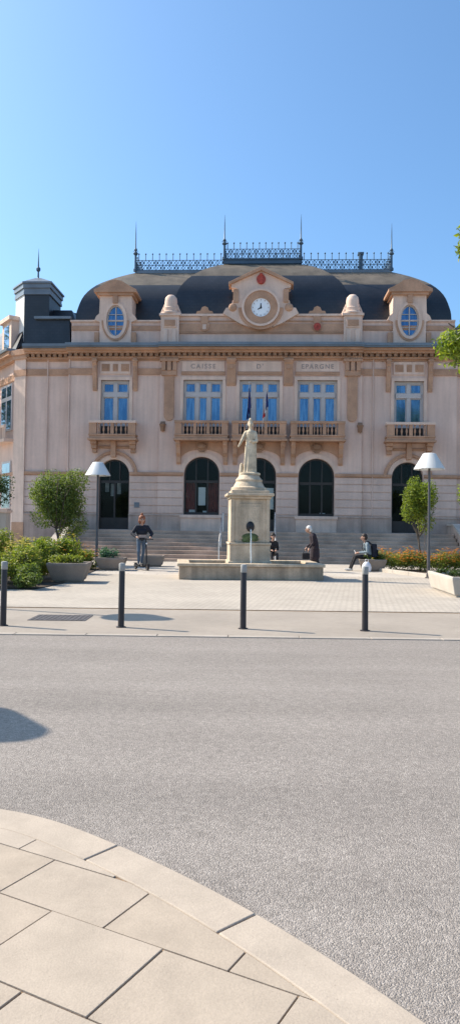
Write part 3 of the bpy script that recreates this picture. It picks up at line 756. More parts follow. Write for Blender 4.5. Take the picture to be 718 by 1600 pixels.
# arches: surrounds and joinery
for k,(c,h,z0,z1) in enumerate(ARCH):
    y = PR if 0<k<4 else 0; zs=z1-h
    b=MB(); b.ringxz(c,zs,h+.01,h+.01,.20,.20,y-.035,y-.002,0,0,180,24)
    b.build('arch_moulding',M['cream'],bld)
    if k in (0,4):
        b=MB(); b.ringxz(c,zs,h+.27,h+.27,.12,.12,y-.12,y-.002,0,0,180,28); b.build('arch_hood',M['ochre'],bld)
    # frame
    fy0,fy1=y+.2,y+.27; b=MB()
    fw=.07; dm='darkframe'
    b.ringxz(c,zs,h-fw,h-fw,fw,fw,fy0,fy1,0,0,180,24); b.box(c-h,c-h+fw,fy0,fy1,z0,zs); b.box(c+h-fw,c+h,fy0,fy1,z0,zs); b.box(c-h+fw,c+h-fw,fy0,fy1,z0,z0+.12)
    b.box(c-h+fw,c+h-fw,fy0-.02,fy1,zs-.38,zs-.26)
    if z0<1.5:
        b.box(c-.04,c+.04,fy0,fy1,z0+.12,zs-.38)
        b.box(c-h+fw,c+h-fw,fy0+.01,fy1,z0+.12,z0+.55)
        nm='door'
    else:
        for q in (-.33,.33): b.box(c+h*q-.035,c+h*q+.035,fy0,fy1,z0+.12,zs-.38)
        nm='arched_window'
    for q in (-.33,.33): b.box(c+h*q-.025,c+h*q+.025,fy0,fy1,zs-.26,zs+sqrt(max(0,(h-fw)**2-(h*q)**2)))
    o=b.build(nm,M[dm],bld)
    g=MB(); pp=arch_pts(c,h-.03,z0+.03,z1-.03); g.prism(pp,fy1-.03,fy1-.02,0); g.build('glass',M['glass'],o)
    if k==1:
        q=MB()
        for s in (-1,1):
            for i in range(6):
                xa=c+s*(h*.35+i*.085); q.tube((xa,y+.42,z0),(xa,y+.42,zs-.32),.045,.045,8)
        q.build('curtain',M['maroon'],o)
        q=MB(); q.box(c-.17,c+.17,y+.32,y+.33,z0+.45,z0+1.3); q.build('notice',M['paper'],o)
        q=MB(); q.box(c-.6,c-.3,y+.33,y+.5,z0,z0+.24); q.box(c+.05,c+.3,y+.33,y+.5,z0,z0+.2); q.build('leaflet_pile',M['paper'],o)
    if k==0:
        q=MB()
        for xx,za,zb in ((-.42,3.1,3.55),(-.15,2.9,3.5),(.15,3.0,3.6)): q.box(c+xx-.09,c+xx+.09,y+.5,y+.52,za,zb)
        q.build('notice',mat('faded_poster',(.30,.31,.30),.7,.4,5.),o)
    if k==2:
        q=MB(); q.box(c+.28,c+.7,y+.30,y+.32,2.35,3.35); q.build('notice',M['paper'],o)
    if k==3:
        q=MB(); q.box(c+.2,c+.45,y+.4,y+.5,z0,z0+.16); q.box(c-.3,c-.12,y+.4,y+.5,z0,z0+.12); q.build('leaflet_pile',M['paper'],o)
b=MB(); b.box(-5.86,-5.62,-.07,-.04,2.35,2.6); b.build('wall_plaque',M['zinc'],bld)

# attic ------------------------------------------------------------------------
b=MB()
for x0,x1 in ((-9.0,-4.72),(4.68,8.95)):
    b.box(x0,x1,.05,.4,9.99,11.14,0); b.box(x0-.05,x1,-.03,.46,11.14,11.22,2); b.box(x0,x1,.0,.05,10.74,10.96,1)
b.box(-4.72,4.68,-.1,.4,9.99,11.36,0); b.box(-4.72,4.68,-.2,.46,11.36,11.46,2)
b.box(-4.3,4.3,-.15,-.1,10.62,11.02,1); b.box(-4.3,4.3,-.17,-.1,11.1,11.16,1); b.box(-4.3,4.3,-.17,-.1,10.55,10.6,1)
b.build('attic_parapet',[M['render'],M['ochre'],M['cream']],bld,bevel=.008)
# small cartouches
for x,mm in ((-2.66,'cream'),(2.58,'redemblem')):
    b=MB(); b.prism([(x-.42,11.46),(x-.36,11.6),(x-.2,11.62),(x-.14,11.78),(x,11.84),(x+.14,11.78),(x+.2,11.62),(x+.36,11.6),(x+.42,11.46)],-.14,.2,0)
    b.box(x-.17,x+.17,-.2,-.1,11.0,11.36); b.prism([(x-.24,11.0),(x-.2,10.75),(x,10.62),(x+.2,10.75),(x+.24,11.0)],-.2,-.1,0)
    o=b.build('cartouche',M['ochre'],bld,bevel=.015)
    b=MB()
    if mm=='cream': b.box(x-.08,x+.08,-.25,-.2,10.72,10.95)
    else: b.ringxz(x,10.85,.05,.05,.12,.13,-.25,-.2,0,0,360,12); b.box(x-.17,x+.17,-.24,-.21,10.83,10.87)
    b.build('emblem',M[mm],o)
# urn pedestals
for x in (-4.27,4.22):
    b=MB(); b.box(x-.42,x+.42,-.28,.35,9.99,11.34); b.box(x-.5,x+.5,-.36,.4,11.34,11.46)
    for dx in (-.2,.2): b.box(x+dx-.1,x+dx+.1,-.34,-.28,10.1,10.7)
    b.box(x-.32,x+.32,-.33,-.28,10.8,11.2)
    o=b.build('pedestal',[M['cream']],bld,bevel=.015)
    b=MB(); b.lathe([(.46,0),(.46,.08),(.34,.14),(.36,.3),(.30,.34),(.30,.62),(.27,.8),(.16,.92),(.03,.96)],(x,.02,11.46),14)
    for s in (-1,1): b.tube((x+s*.44,.02,11.46),(x+s*.28,.02,11.95),.09,.04,8)
    b.build('urn',M['cream'],o,auto=35)
    b=MB(); b.box(x-.25,x+.25,-.37,-.33,10.86,11.14); b.build('relief_square',M['ochre'],o)
# clock gable
b=MB(); cx=-.04
outer=[(-1.75,11.45),(-1.62,11.7),(-1.4,11.74),(-1.32,12.05),(-1.12,12.15),(-1.1,12.6),(-1.38,12.66),(-1.38,12.80),(0,13.5),(1.38,12.80),(1.38,12.66),(1.1,12.6),(1.12,12.15),(1.32,12.05),(1.4,11.74),(1.62,11.7),(1.75,11.45),(1.0,11.0),(.55,10.82),(0,10.76),(-.55,10.82),(-1.0,11.0)]
b.prism([(cx+a,z) for a,z in outer],-.32,.35,0)
gab=b.build('clock_gable',M['cream'],bld,bevel=.015)
b=MB()
b.ringxz(cx,11.7,.44,.44,.34,.34,-.42,-.322,0,0,360,40); b.ringxz(cx,11.7,.78,.78,.1,.1,-.46,-.322,1,0,360,40)
b.build('clock_surround',[M['ochre'],M['cream']],gab)
b=MB(); b.ringxz(cx,11.7,.88,.88,.16,.14,-.38,-.322,0,180,360,24)
for s in (-1,1):
    b.mesh(*(lambda P:( [(cx+p[0],-.48,p[1]) for p in P]+[(cx+p[0],.36,p[1]) for p in P], [(0,3,2,1),(4,5,6,7),(0,1,5,4),(1,2,6,5),(2,3,7,6),(3,0,4,7)]))([(s*1.5,12.74),(s*1.5,12.86),(0,13.60),(0,13.42)]),0)
    b.box(cx+s*1.16-.12,cx+s*1.16+.12,-.4,-.322,11.95,12.55); b.ball((cx+s*1.3,-.3,11.72),.2,8,0,1,.6,1)
b.build('gable_moulding',M['ochre'],gab,bevel=.01)
b=MB(); b.ringxz(cx,11.7,0.001,.001,.44,.44,-.37,-.322,0,0,360,36); cf=b.build('clock_face',M['clockface'],gab)
b=MB()
def hand(ang,l,w_):
    a=radians(ang); d=Vector((sin(a),0,cos(a))); p=Vector((cos(a),0,-sin(a)))
    o_=Vector((cx,-.385,11.7)); q=[o_-d*.05-p*w_,o_-d*.05+p*w_,o_+d*l+p*w_*.5,o_+d*l-p*w_*.5]
    vs=q+[v+Vector((0,.012,0)) for v in q]; b.mesh(vs,[(0,1,2,3),(7,6,5,4),(0,4,5,1),(1,5,6,2),(2,6,7,3),(3,7,4,0)])
hand(0,.20,.035); hand(238,.17,.03)
b.build('clock_hand',M['black'],cf)
b=MB()
for i in range(12):
    a=radians(i*30); x_,z_=cx+sin(a)*.36,11.7+cos(a)*.36; b.box(x_-.016,x_+.016,-.376,-.37,z_-.03,z_+.03)
b.build('hour_mark',M['leadgrey'],cf)
b=MB(); b.ringxz(cx,13.02,.06,.06,.15,.17,-.40,-.322,0,0,360,16); b.box(cx-.09,cx+.09,-.43,-.322,12.82,13.2); b.ball((cx,-.4,13.22),.09,6)
b.build('emblem',M['redemblem'],gab)
# dormers with oval window
for c in (-6.87,6.83):
    b=MB(); ov=[(c+.43*cos(2*pi*i/28),11.16+.74*sin(2*pi*i/28)) for i in range(28)]
    outl=[(c-.75,10.0),(c+.75,10.0),(c+.75,11.1),(c+1.0,11.2),(c+.92,11.38),(c+.78,11.5),(c+.75,12.5),(c-.75,12.5),(c-.78,11.5),(c-.92,11.38),(c-1.0,11.2),(c-.75,11.1)]
    b.prism(outl,-.12,.3,0,[ov]); b.box(c-.75,c-.6,.3,2.2,11.2,12.5); b.box(c+.6,c+.75,.3,2.2,11.2,12.5)
    d=b.build('dormer',M['cream'],bld,bevel=.01)
    b=MB(); b.prism([(c-1.0,12.45),(c+1.0,12.45),(c+1.0,12.58),(c+.55,12.82),(c+.3,12.98),(c,13.04),(c-.3,12.98),(c-.55,12.82),(c-1.0,12.58)],-.34,2.3,0)
    b.box(c-.85,c+.85,-.26,2.2,12.33,12.45); b.box(c-.12,c+.12,-.24,-.12,11.95,12.33)
    b.build('pediment',M['ochre'],d,bevel=.012)
    b=MB(); b.ringxz(c,11.16,.43,.74,.13,.13,-.19,-.1,1,0,360,32); b.ringxz(c,11.16,.56,.87,.09,.09,-.17,-.1,0,180,360,20)
    for s in (-1,1): b.box(c+s*.88-.11,c+s*.88+.11,-.16,-.0,10.1,10.6,0)
    b.build('oval_surround',[M['ochre'],M['cream']],d)
    b=MB(); b.ringxz(c,11.16,.37,.68,.055,.055,-.05,.01,0,0,360,28); b.box(c-.025,c+.025,-.05,.0,10.5,11.82)
    for z_ in (10.85,11.16,11.47): b.box(c-.37,c+.37,-.04,-.005,z_-.015,z_+.015)
    wd=b.build('oval_window',M['white_wood'],d)
    b=MB(); b.prism([(c+.42*cos(2*pi*i/28),11.16+.73*sin(2*pi*i/28)) for i in range(28)],.012,.02,0); b.build('pane',M['glass_blue'],d)

# curved roofs --------------------------------------------------------------------
def dome_roof(name,x0,x1,y0,y1,prof,m,parent):
    b=MB(); n=len(prof)
    ps=[]
    for i in range(n-1):
        for k in range(3):
            t=k/3; 
            # catmull
            p0=prof[max(0,i-1)];p1=prof[i];p2=prof[i+1];p3=prof[min(n-1,i+2)]
            f_=lambda a,b_,c_,d_:.5*((2*b_)+(-a+c_)*t+(2*a-5*b_+4*c_-d_)*t*t+(-a+3*b_-3*c_+d_)*t**3)
            ps.append((f_(p0[0],p1[0],p2[0],p3[0]),f_(p0[1],p1[1],p2[1],p3[1])))
    ps.append(prof[-1])
    vs=[]
    for i_,z in ps: vs+=[(x0+i_,y0+i_,z),(x1-i_,y0+i_,z),(x1-i_,y1-i_,z),(x0+i_,y1-i_,z)]
    fs=[]
    for j in range(len(ps)-1):
        for k in range(4):
            a,c=j*4+k,j*4+(k+1)%4; fs.append((a,c,c+4,a+4))
    L_=(len(ps)-1)*4; fs.append((L_,L_+1,L_+2,L_+3))
    b.mesh(vs,fs); ztop=prof[-1][1]
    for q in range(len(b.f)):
        zz=sum(b.v[i][2] for i in b.f[q])/len(b.f[q]); b.m[q]=1 if zz>ztop-1.12 else 0  # top band takes the colour painted as sunlit
    return b.build(name,[m,M['sunlit']],parent,auto=35)
main_prof=[(0,9.99),(0,11.3),(.10,11.85),(.42,12.5),(.95,13.15),(1.65,13.75),(2.2,14.2),(2.45,14.66)]
main_prof=[(0,9.99),(.0,11.5),(.08,12.1),(.32,12.8),(.80,13.45),(1.5,14.02),(2.1,14.42),(2.5,14.66)]
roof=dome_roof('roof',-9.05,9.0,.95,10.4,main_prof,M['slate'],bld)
cprof=[(0,10.2),(.0,11.8),(.08,12.4),(.30,13.05),(.78,13.72),(1.4,14.28),(2.0,14.66),(2.35,14.84)]
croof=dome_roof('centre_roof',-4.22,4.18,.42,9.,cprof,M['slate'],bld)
b=MB()
b.box(-6.62,6.57,3.35,7.95,14.6,14.74); b.build('roof_ridge_cap',M['zinc'],roof)
b=MB(); b.box(-1.98,1.94,2.68,6.7,14.84,15.03); b.box(-2.03,1.99,2.63,6.75,15.03,15.09); b.build('roof_ridge_cap',M['iron'],croof)
def cresting(p,q,z,H,parent,sp=.36):
    b=MB(); p=Vector((*p,z)); q=Vector((*q,z)); L_=(q-p).length; n=max(2,round(L_/sp)); up=Vector((0,0,1))
    h=H*.62
    for zz in (.02,h*.5,h): b.tube(p+up*zz,q+up*zz,.016,.016,5)
    for i in range(n+1):
        a=p.lerp(q,i/n); b.tube(a,a+up*(h),.014,.014,5)
    for i in range(n):
        a=p.lerp(q,i/n); c=p.lerp(q,(i+1)/n); mid=(a+c)/2
        b.tube(mid+up*h,mid+up*(H*.95),.022,.02,5); b.ball(mid+up*H,.045,4)
        for k in range(2):
            z0_=h*.5*k; z1_=h*.5*(k+1)
            for fr in (0,.5):
                a2=a.lerp(c,fr); c2=a.lerp(c,fr+.5)
                b.tube(a2+up*z0_,c2+up*z1_,.014,.014,4,cap=False); b.tube(a2+up*z1_,c2+up*z0_,.014,.014,4,cap=False)
                # small solid leaf plates
                mm=(a2+c2)/2+up*(z0_+z1_)/2; d_=(c2-a2)*.30; e_=up*(z1_-z0_)*.34
                if (int(fr*2)+k+i)%2==0: b.poly([mm-d_,mm-e_,mm+d_,mm+e_])
    return b.build('cresting',M['iron'],parent)
for (a,c) in (((-6.6,3.38),(6.55,3.38)),((-6.6,3.38),(-6.6,7.9)),((6.55,3.38),(6.55,7.9))): cresting(a,c,14.74,.86,bld)
for (a,c) in (((-1.95,2.7),(1.91,2.7)),((-1.95,2.7),(-1.95,6.6)),((1.91,2.7),(1.91,6.6))): cresting(a,c,15.09,.80,bld,.33)
def finial(x,y,z,H):
    b=MB(); b.lathe([(.11,0),(.11,.12),(.06,.16),(.055,H*.32),(.12,H*.34),(.13,H*.36),(.05,H*.40),(.09,H*.43),(.035,H*.47),(.02,H*.8),(.004,H)],(x,y,z),8)
    for k in range(4):
        a=k*pi/2; b.tube((x,y,z+H*.42),(x+cos(a)*.14,y+sin(a)*.14,z+H*.40),.015,.01,5)
    b.build('finial',M['iron'],bld,auto=40)
for x,y,z,H in ((-6.6,3.38,14.7,2.62),(6.55,3.38,14.7,2.45),(-1.95,2.7,15.05,2.3),(1.91,2.7,15.05,2.3)): finial(x,y,z,H)
b=MB(); b.box(5.0,5.2,4.2,4.45,14.7,15.85); b.box(4.95,5.25,4.15,4.5,15.85,15.95); b.build('chimney',M['iron'],roof)

# low roof on the side bays and corner lantern
b=MB()
def hipbox(b,x0,x1,y0,y1,z0,z1,i,m=0):
    vs=[(x0,y0,z0),(x1,y0,z0),(x1,y1,z0),(x0,y1,z0),(x0+i,y0+i,z1),(x1-i,y0+i,z1),(x1-i,y1-i,z1),(x0+i,y1-i,z1)]
    b.mesh(vs,[(0,3,2,1),(4,5,6,7),(0,1,5,4),(1,2,6,5),(2,3,7,6),(3,0,4,7)],m)
hipbox(b,9.08,16.,.35,11,9.99,11.3,.3); b.build('side_roof',M['slate'],bld); b=MB(); hipbox(b,-11.1,-9.12,1.4,11,11.452,12.2,.35); b.build('side_roof',M['slate'],bld); b=MB(); hipbox(b,-11.3,-9.12,.35,11,9.99,11.45,.12)
br_=b.build('side_roof',M['slate'],bld)
b=MB(); b.box(-10.9,-9.12,.3,.46,11.38,11.50); b.build('roof_ledge',M['zinc'],br_)
# lantern: irregular plan, left face turned to the sun
b=MB(); plan=[(-11.62,1.0),(-10.38,1.0),(-10.38,3.0),(-12.0,3.4),(-12.35,1.9)]
z0,z1=9.99,12.95
for i in range(5):
    a,c=plan[i],plan[(i+1)%5]
    b.poly([(a[0],a[1],z0),(c[0],c[1],z0),(c[0],c[1],z1),(a[0],a[1],z1)], 1 if i in(4,3) else 0)
lan=b.build('lantern',[M['slate'],M['zinc_light']],bld)
b=MB()
def scale(pl,k,cx_,cy_): return [(cx_+(x-cx_)*k,cy_+(y-cy_)*k) for x,y in pl]
lc=(-11.3,2.1)
for (k,za,zb) in ((1.06,12.75,12.88),(1.10,13.06,13.28),(1.16,13.281,13.36)):
    p=scale(plan,k,*lc); n=5
    b.mesh([(x,y,za) for x,y in p]+[(x,y,zb) for x,y in p],[tuple(reversed(range(n))),tuple(range(n,2*n))]+[(i,(i+1)%n,n+(i+1)%n,n+i) for i in range(n)])
p=scale(plan,1.04,*lc); b.mesh([(x,y,12.88) for x,y in p]+[(x,y,13.06) for x,y in p],[(i,(i+1)%5,5+(i+1)%5,5+i) for i in range(5)])
b.build('lantern_cornice',M['zinc'],lan)
b=MB(); p=scale(plan,1.14,*lc); q=scale(plan,.25,*lc)
b.mesh([(x,y,13.36) for x,y in p]+[(x,y,13.85) for x,y in q],[(i,(i+1)%5,5+(i+1)%5,5+i) for i in range(5)]+[(5,6,7,8,9)]); b.build('lantern_roof',M['zinc'],lan)
b=MB(); H=1.6; b.lathe([(.1,0),(.05,.1),(.04,.4),(.11,.48),(.11,.58),(.04,.66),(.02,1.2),(.004,H)],(lc[0],lc[1],13.85),8); b.build('finial',M['iron'],lan)

# steps, parapets, handrails
NS=8; RI=1.3/NS; TR=.33; D0=1.5
b=MB()
for i in range(NS):
    z1=1.3-i*RI; ya=-(D0+i*TR)
    b.box(-8.3,8.6,ya-(0 if i else 0),ya+TR+ (D0 if i==0 else .02), 0 if i==NS-1 else z1-RI-.05, z1-.002*i) if i else b.box(-8.3,8.6,-D0,-.13,z1-RI-.05,z1)
    if i: pass
steps=b.build('steps',M['step'],bld,bevel=.012)
b=MB(); b.box(-8.3,8.6,-D0,-.13,0,1.1); b.build('step_core',M['step'],steps)
for x in (-8.55,8.85):
    b=MB()
    pr=[(-.1,0),(-.1,1.68),(-1.2,1.68),(-4.2,.55),(-4.35,.55),(-4.35,0)]
    n=len(pr); vs=[(x-.2,a,z) for a,z in pr]+[(x+.2,a,z) for a,z in pr]
    b.mesh(vs,[tuple(range(n)),tuple(reversed(range(n,2*n)))]+[(i,n+i,n+(i+1)%n,(i+1)%n) for i in range(n)])
    o=b.build('step_parapet',M['plinth'],steps)
    b=MB(); pr=[(-.1,1.683),(-.1,1.77),(-1.22,1.77),(-4.25,.64),(-4.42,.64),(-4.42,.553),(-4.2,.553),(-1.2,1.683)]
    n=len(pr); vs=[(x-.25,a,z) for a,z in pr]+[(x+.25,a,z) for a,z in pr]
    b.mesh(vs,[tuple(range(n)),tuple(reversed(range(n,2*n)))]+[(i,n+i,n+(i+1)%n,(i+1)%n) for i in range(n)])
    b.build('coping',M['steplit'],steps)
for x in (-1.6,.72):
    b=MB(); pts=[(x,-4.05,.0),(x,-4.05,.88),(x,-1.6,2.15),(x,-1.2,2.15),(x,-1.2,1.3)]
    b.path(pts,[.025]*5,8); b.path([(x,-4.05,.5),(x,-1.6,1.77)],[.014]*2,6); b.tube((x,-2.8,.55),(x,-2.8,1.53),.02)
    b.build('handrail',M['metal'],steps)

# flags on the centre balcony
def flag(px,dx,zt,cols,name,label,hang,w_):
    r=empty(name,(0,0,0),0,label,'flag'); r.parent=None
    base=bld_mat@Vector((px,PR-.55,6.0)); tip=bld_mat@Vector((px+dx,PR-1.05,zt))
    b=MB(); b.tube(base,tip,.022,.016,8); b.ball(tip,.045,6); b.build('flag_pole',M['white_wood'],r)
    b=MB(); nu,nv=9,12; top=tip; ln=(tip-base)
    for i in range(nu):
        pass
    V=[]
    for j in range(nv+1):
        v=j/nv
        for i in range(nu+1):
            u=i/nu
            a=tip-ln*(.02+.42*u)            # attached along the pole
            fold=sin(u*pi*5+v*2)*.06*(.3+v)
            V.append((a.x+w_*v*.35+fold*.6-.1*v*u, a.y+fold-.05*v, a.z-hang*v*(1-.25*u)))
    n=len(V); k=nu+1
    for j in range(nv):
        for i in range(nu):
            ci=min(len(cols)-1,int(i/nu*len(cols)))
            b.mesh([V[j*k+i],V[j*k+i+1],V[(j+1)*k+i+1],V[(j+1)*k+i]],[(0,1,2,3)],ci)
    o=b.build('flag_cloth',[M[c] for c in cols],r,smooth=True)
    s=o.modifiers.new('Solidify','SOLIDIFY'); s.thickness=.004
bld_mat=Matrix.Translation((BX,BY,0))@Matrix.Rotation(-A,4,'Z')
flag(-.62,.12,8.05,['flagblue'],'flag','dark blue flag hanging from a pole on the centre balcony',1.1,.15)
flag(.08,.22,7.75,['flagblue','flagwhite','flagred'],'flag','blue white and red flag hanging on the centre balcony',.75,.1)

# ------------------------------------------------------------------ LEFT WING (receding)
wc=bld_mat@Vector((-11.85,.75,0))
wing=empty('side_wing',(wc.x,wc.y,0),0,'narrow pale wing with slate roof receding behind the corner of the pink building','building')
# local: x runs back-left along the wall, y = outward (towards the left front)
dirv=Vector((-2.4,3.4,0)).normalized(); nrm=Vector((-dirv.y,dirv.x,0)).normalized(); nrm=-nrm if nrm.dot(Vector((0,-1,0)))<0 else nrm
def Wp(x,o_,z): return tuple(dirv*x+nrm*o_+Vector((0,0,z)))
def wbox(b,x0,x1,o0,o1,z0,z1,m=0):
    vs=[Wp(x,o_,z) for z in (z0,z1) for x,o_ in ((x0,o0),(x1,o0),(x1,o1),(x0,o1))]
    b.mesh(vs,[(0,3,2,1),(4,5,6,7),(0,1,5,4),(1,2,6,5),(2,3,7,6),(3,0,4,7)],m)
b=MB(); wbox(b,0,12,-.5,0,0,9.9); b.build('wall',M['render'],wing)
b=MB(); wbox(b,-.1,12,-.3,.25,9.4,9.65); wbox(b,-.1,12,-.3,.45,9.65,9.85); wbox(b,-.05,12,-.1,.06,8.5,8.8); wbox(b,0,12,0,.1,3.88,4.02); b.build('cornice',M['ochre'],wing)
b=MB(); wbox(b,-.1,12,-.3,.55,9.853,9.98); b.build('gutter',M['zinc'],wing)
b=MB()
for z in (2.1,2.5,2.9,3.3,3.6): wbox(b,0,12,0,.03,z,z+.3)
b.build('ground_floor_course',M['course'],wing)
for x in (.5,3.7,6.9):
    b=MB(); wbox(b,x-.1,x+1.5,.0,.08,6.1,8.4,0)
    o=b.build('window',M['white_wood'],wing)
    b=MB()
    for xa,xb in ((x,x+.62),(x+.78,x+1.4)):
        for za,zb in ((6.2,7.6),(7.8,8.3)): wbox(b,xa,xb,.08,.09,za,zb)
    b.build('pane',M['glass_blue'],o)
    b=MB(); wbox(b,x-.3,x+1.7,0,.5,5.5,5.65); wbox(b,x-.3,x+1.7,.4,.5,6.2,6.32)
    for k in range(9): wbox(b,x-.28+k*.24,x-.2+k*.24,.42,.48,5.65,6.2)
    b.build('balcony',M['cream'],wing)
    b=MB(); wbox(b,x,x+1.3,.0,.06,2.2,4.6); o=b.build('lower_window',M['white_wood'],wing)
    b=MB(); wbox(b,x+.1,x+1.2,.06,.07,2.3,4.5); b.build('pane',M['glass_blue'],o)
b=MB()
vs=[Wp(-.1,.1,9.98),Wp(12,.1,9.98),Wp(12,-.6,11.6),Wp(.3,-.6,11.6),Wp(.8,-1.4,12.4),Wp(12,-1.4,12.4),Wp(12,-4,12.6),Wp(.8,-4,12.6)]
b.mesh(vs,[(0,3,2,1),(3,4,5,2),(4,7,6,5),(0,7,4,3)]); b.build('roof',M['slate'],wing)
b=MB(); wbox(b,.75,2.1,-1.2,.05,10.0,11.6); wbox(b,.65,2.2,-1.3,.2,11.6,11.8); d=b.build('dormer',M['cream'],wing)
b=MB(); wbox(b,1.05,1.8,.05,.06,10.3,11.4); b.build('pane',M['glass_blue'],d)
# corner pier between wing and main facade
b=MB()
P0=bld_mat@Vector((-11.85,.45,0)); P1=bld_mat@Vector((-11.2,.12,0)); P2=bld_mat@Vector((-11.2,.9,0)); P3=bld_mat@Vector((-11.85,.9,0))
pl=[P0,P1,P2,P3]
inv=Vector((wc.x,wc.y,0))
def pier(b,pl,z0,z1): 
    n=4; b.mesh([(p.x-inv.x,p.y-inv.y,z0) for p in pl]+[(p.x-inv.x,p.y-inv.y,z1) for p in pl],[tuple(reversed(range(n))),tuple(range(n,2*n))]+[(i,(i+1)%n,n+(i+1)%n,n+i) for i in range(n)])
pier(b,pl,0,9.9); b.build('corner_pier',M['cream'],wing)
b=MB(); ctr=(P0+P1+P2+P3)/4
for k,z0_,z1_ in ((1.12,8.6,8.9),(1.3,9.4,9.6),(1.5,9.6,9.84),(1.06,0,1.6)):
    pier(b,[ctr+(p-ctr)*k for p in pl],z0_,z1_)
b.build('pier_moulding',M['ochre'],wing)

# ------------------------------------------------------------------ FOUNTAIN
fx,fy=.56,22.3
fo=empty('fountain',(fx,fy,.034),radians(4),'square stone fountain with tall pedestal and wide low basin in the middle of the plaza','fountain')
b=MB()
X0f,X1f,Y0f,Y1f=-2.07,2.06,-1.2,1.2
def ringwall(b,x0,x1,y0,y1,t,z0,z1,m=0):
    b.box(x0,x1,y0,y0+t,z0,z1,m); b.box(x0,x1,y1-t,y1,z0,z1,m); b.box(x0,x0+t,y0+t,y1-t,z0,z1,m); b.box(x1-t,x1,y0+t,y1-t,z0,z1,m)
ringwall(b,X0f,X1f,Y0f,Y1f,.24,0,.37)
bas=b.build('basin',M['fountain_dark'],fo,bevel=.02)
b=MB(); ringwall(b,X0f-.05,X1f+.05,Y0f-.05,Y1f+.05,.36,.372,.46); b.build('basin_rim',M['fountain'],bas,bevel=.02)
b=MB(); b.box(X0f+.24,X1f-.24,Y0f+.24,Y1f-.24,.25,.30); b.build('water',M['water'],bas)
b=MB()
b.box(-.64,.64,-.64,.64,.0,.98); b.box(-.69,.69,-.69,.69,.3,.5); b.box(-.67,.67,-.67,.67,.98,1.05)
b.box(-.56,.56,-.56,.56,1.05,2.34); 
for s in (-1,1): b.box(s*.56-.06,s*.56+.06,-.60,.60,1.05,2.34)
b.box(-.66,.66,-.66,.66,2.34,2.42); b.box(-.74,.74,-.74,.74,2.42,2.50); b.box(-.60,.60,-.60,.60,2.50,2.60)
ped=b.build('pedestal',M['fountain'],fo,bevel=.02); ped.scale=(.93,.95,1)
b=MB(); b.lathe([(.58,2.6),(.58,2.68),(.5,2.72),(.46,2.8),(.42,2.86),(.44,2.92),(.36,3.0),(.33,3.06),(.30,3.08)],(0,0,0),28); b.build('round_base',M['fountain'],ped,auto=35)
b=MB(); b.box(-.36,.36,-.585,-.561,1.15,2.2); b.box(-.30,.30,-.60,-.586,1.22,2.12); b.build('carved_panel',M['fountain'],ped,bevel=.01)
b=MB(); b.ball((0,-.62,1.52),.13,8,0,1,.5,1.2); b.build('spout_mask',M['black'],ped)
b=MB(); b.tube((0,-.6,1.46),(0,-.76,1.44),.025,.025,8); b.build('spout',M['castiron'],ped)
b=MB(); b.ball((0,-.60,1.22),.2,8,0,1.3,.2,.55); b.ball((-.12,-.6,1.12),.12,6,0,1.2,.2,.6); b.ball((.15,-.6,1.15),.1,6,0,1.2,.2,.6); b.build('moss_patch',M['moss'],ped)
mw,N_,L_2,B_w=nt('falling_water'); B_w.inputs['Base Color'].default_value=(.85,.9,.92,1); B_w.inputs['Roughness'].default_value=.2; B_w.inputs['Alpha'].default_value=.55
b=MB(); pp=[]; 
for i in range(9): t=i/8; pp.append((0.004*sin(i*2),-.76-.12*t,1.43-1.13*t*t))
b.path(pp,[.018]*9,6); b.build('water_jet',mw,fo)

# ------------------------------------------------------------------ figure builder (voxel-joined body)
def capsule(b,p,q,r0,r1,n=10):
    p,q=Vector(p),Vector(q); b.tube(p,q,r0,r1,n); b.ball(p,r0,6); b.ball(q,r1,6)
def remesh_body(name,segs,mats,parent,vox=.016,smooth=4,extra=None):
    """segs: list of (p,q,r0,r1,matindex[,sx]) joined to one continuous skin"""
    b=MB()
    for s in segs: capsule(b,s[0],s[1],s[2],s[3])
    if extra:
        for c,r,sx,sy,sz,mi in extra: b.ball(c,r,8,0,sx,sy,sz)
    me=bpy.data.meshes.new('tmp'); me.from_pydata([tuple(v) for v in b.v],[],b.f); o=bpy.data.objects.new('tmp',me); COL.objects.link(o)
    m=o.modifiers.new('r','REMESH'); m.mode='VOXEL'; m.voxel_size=vox
    s=o.modifiers.new('s','SMOOTH'); s.iterations=smooth; s.factor=.5
    dg_=bpy.context.evaluated_depsgraph_get(); ne=bpy.data.meshes.new_from_object(o.evaluated_get(dg_)); 
    bpy.data.objects.remove(o); bpy.data.meshes.remove(me)
    ne.name=name; ne.materials.clear()
    for k in mats: ne.materials.append(k)
    S_=[(Vector(s[0]),Vector(s[1]),s[2],s[3],s[4]) for s in segs]
    idx=[]
    for p in ne.polygons:
        c=p.center; best=1e9; bi=0
        for a,q,r0,r1,mi in S_:
            d=q-a; l=d.length_squared; t=0 if l<1e-9 else max(0,min(1,(c-a).dot(d)/l)); dd=(c-(a+d*t)).length-(r0+(r1-r0)*t)
            if dd<best: best=dd; bi=mi
        if extra:
            for c0,r,sx,sy,sz,mi in extra:
                v=c-Vector(c0); v=Vector((v.x/sx,v.y/sy,v.z/sz)); dd=(v.length-r)*min(sx,sy,sz)
                if dd<best: best=dd; bi=mi
        idx.append(bi)
    ne.polygons.foreach_set('material_index',idx); ne.polygons.foreach_set('use_smooth',[True]*len(idx))
    ob=bpy.data.objects.new(name,ne); COL.objects.link(ob); 
    if parent: ob.parent=parent
    return ob
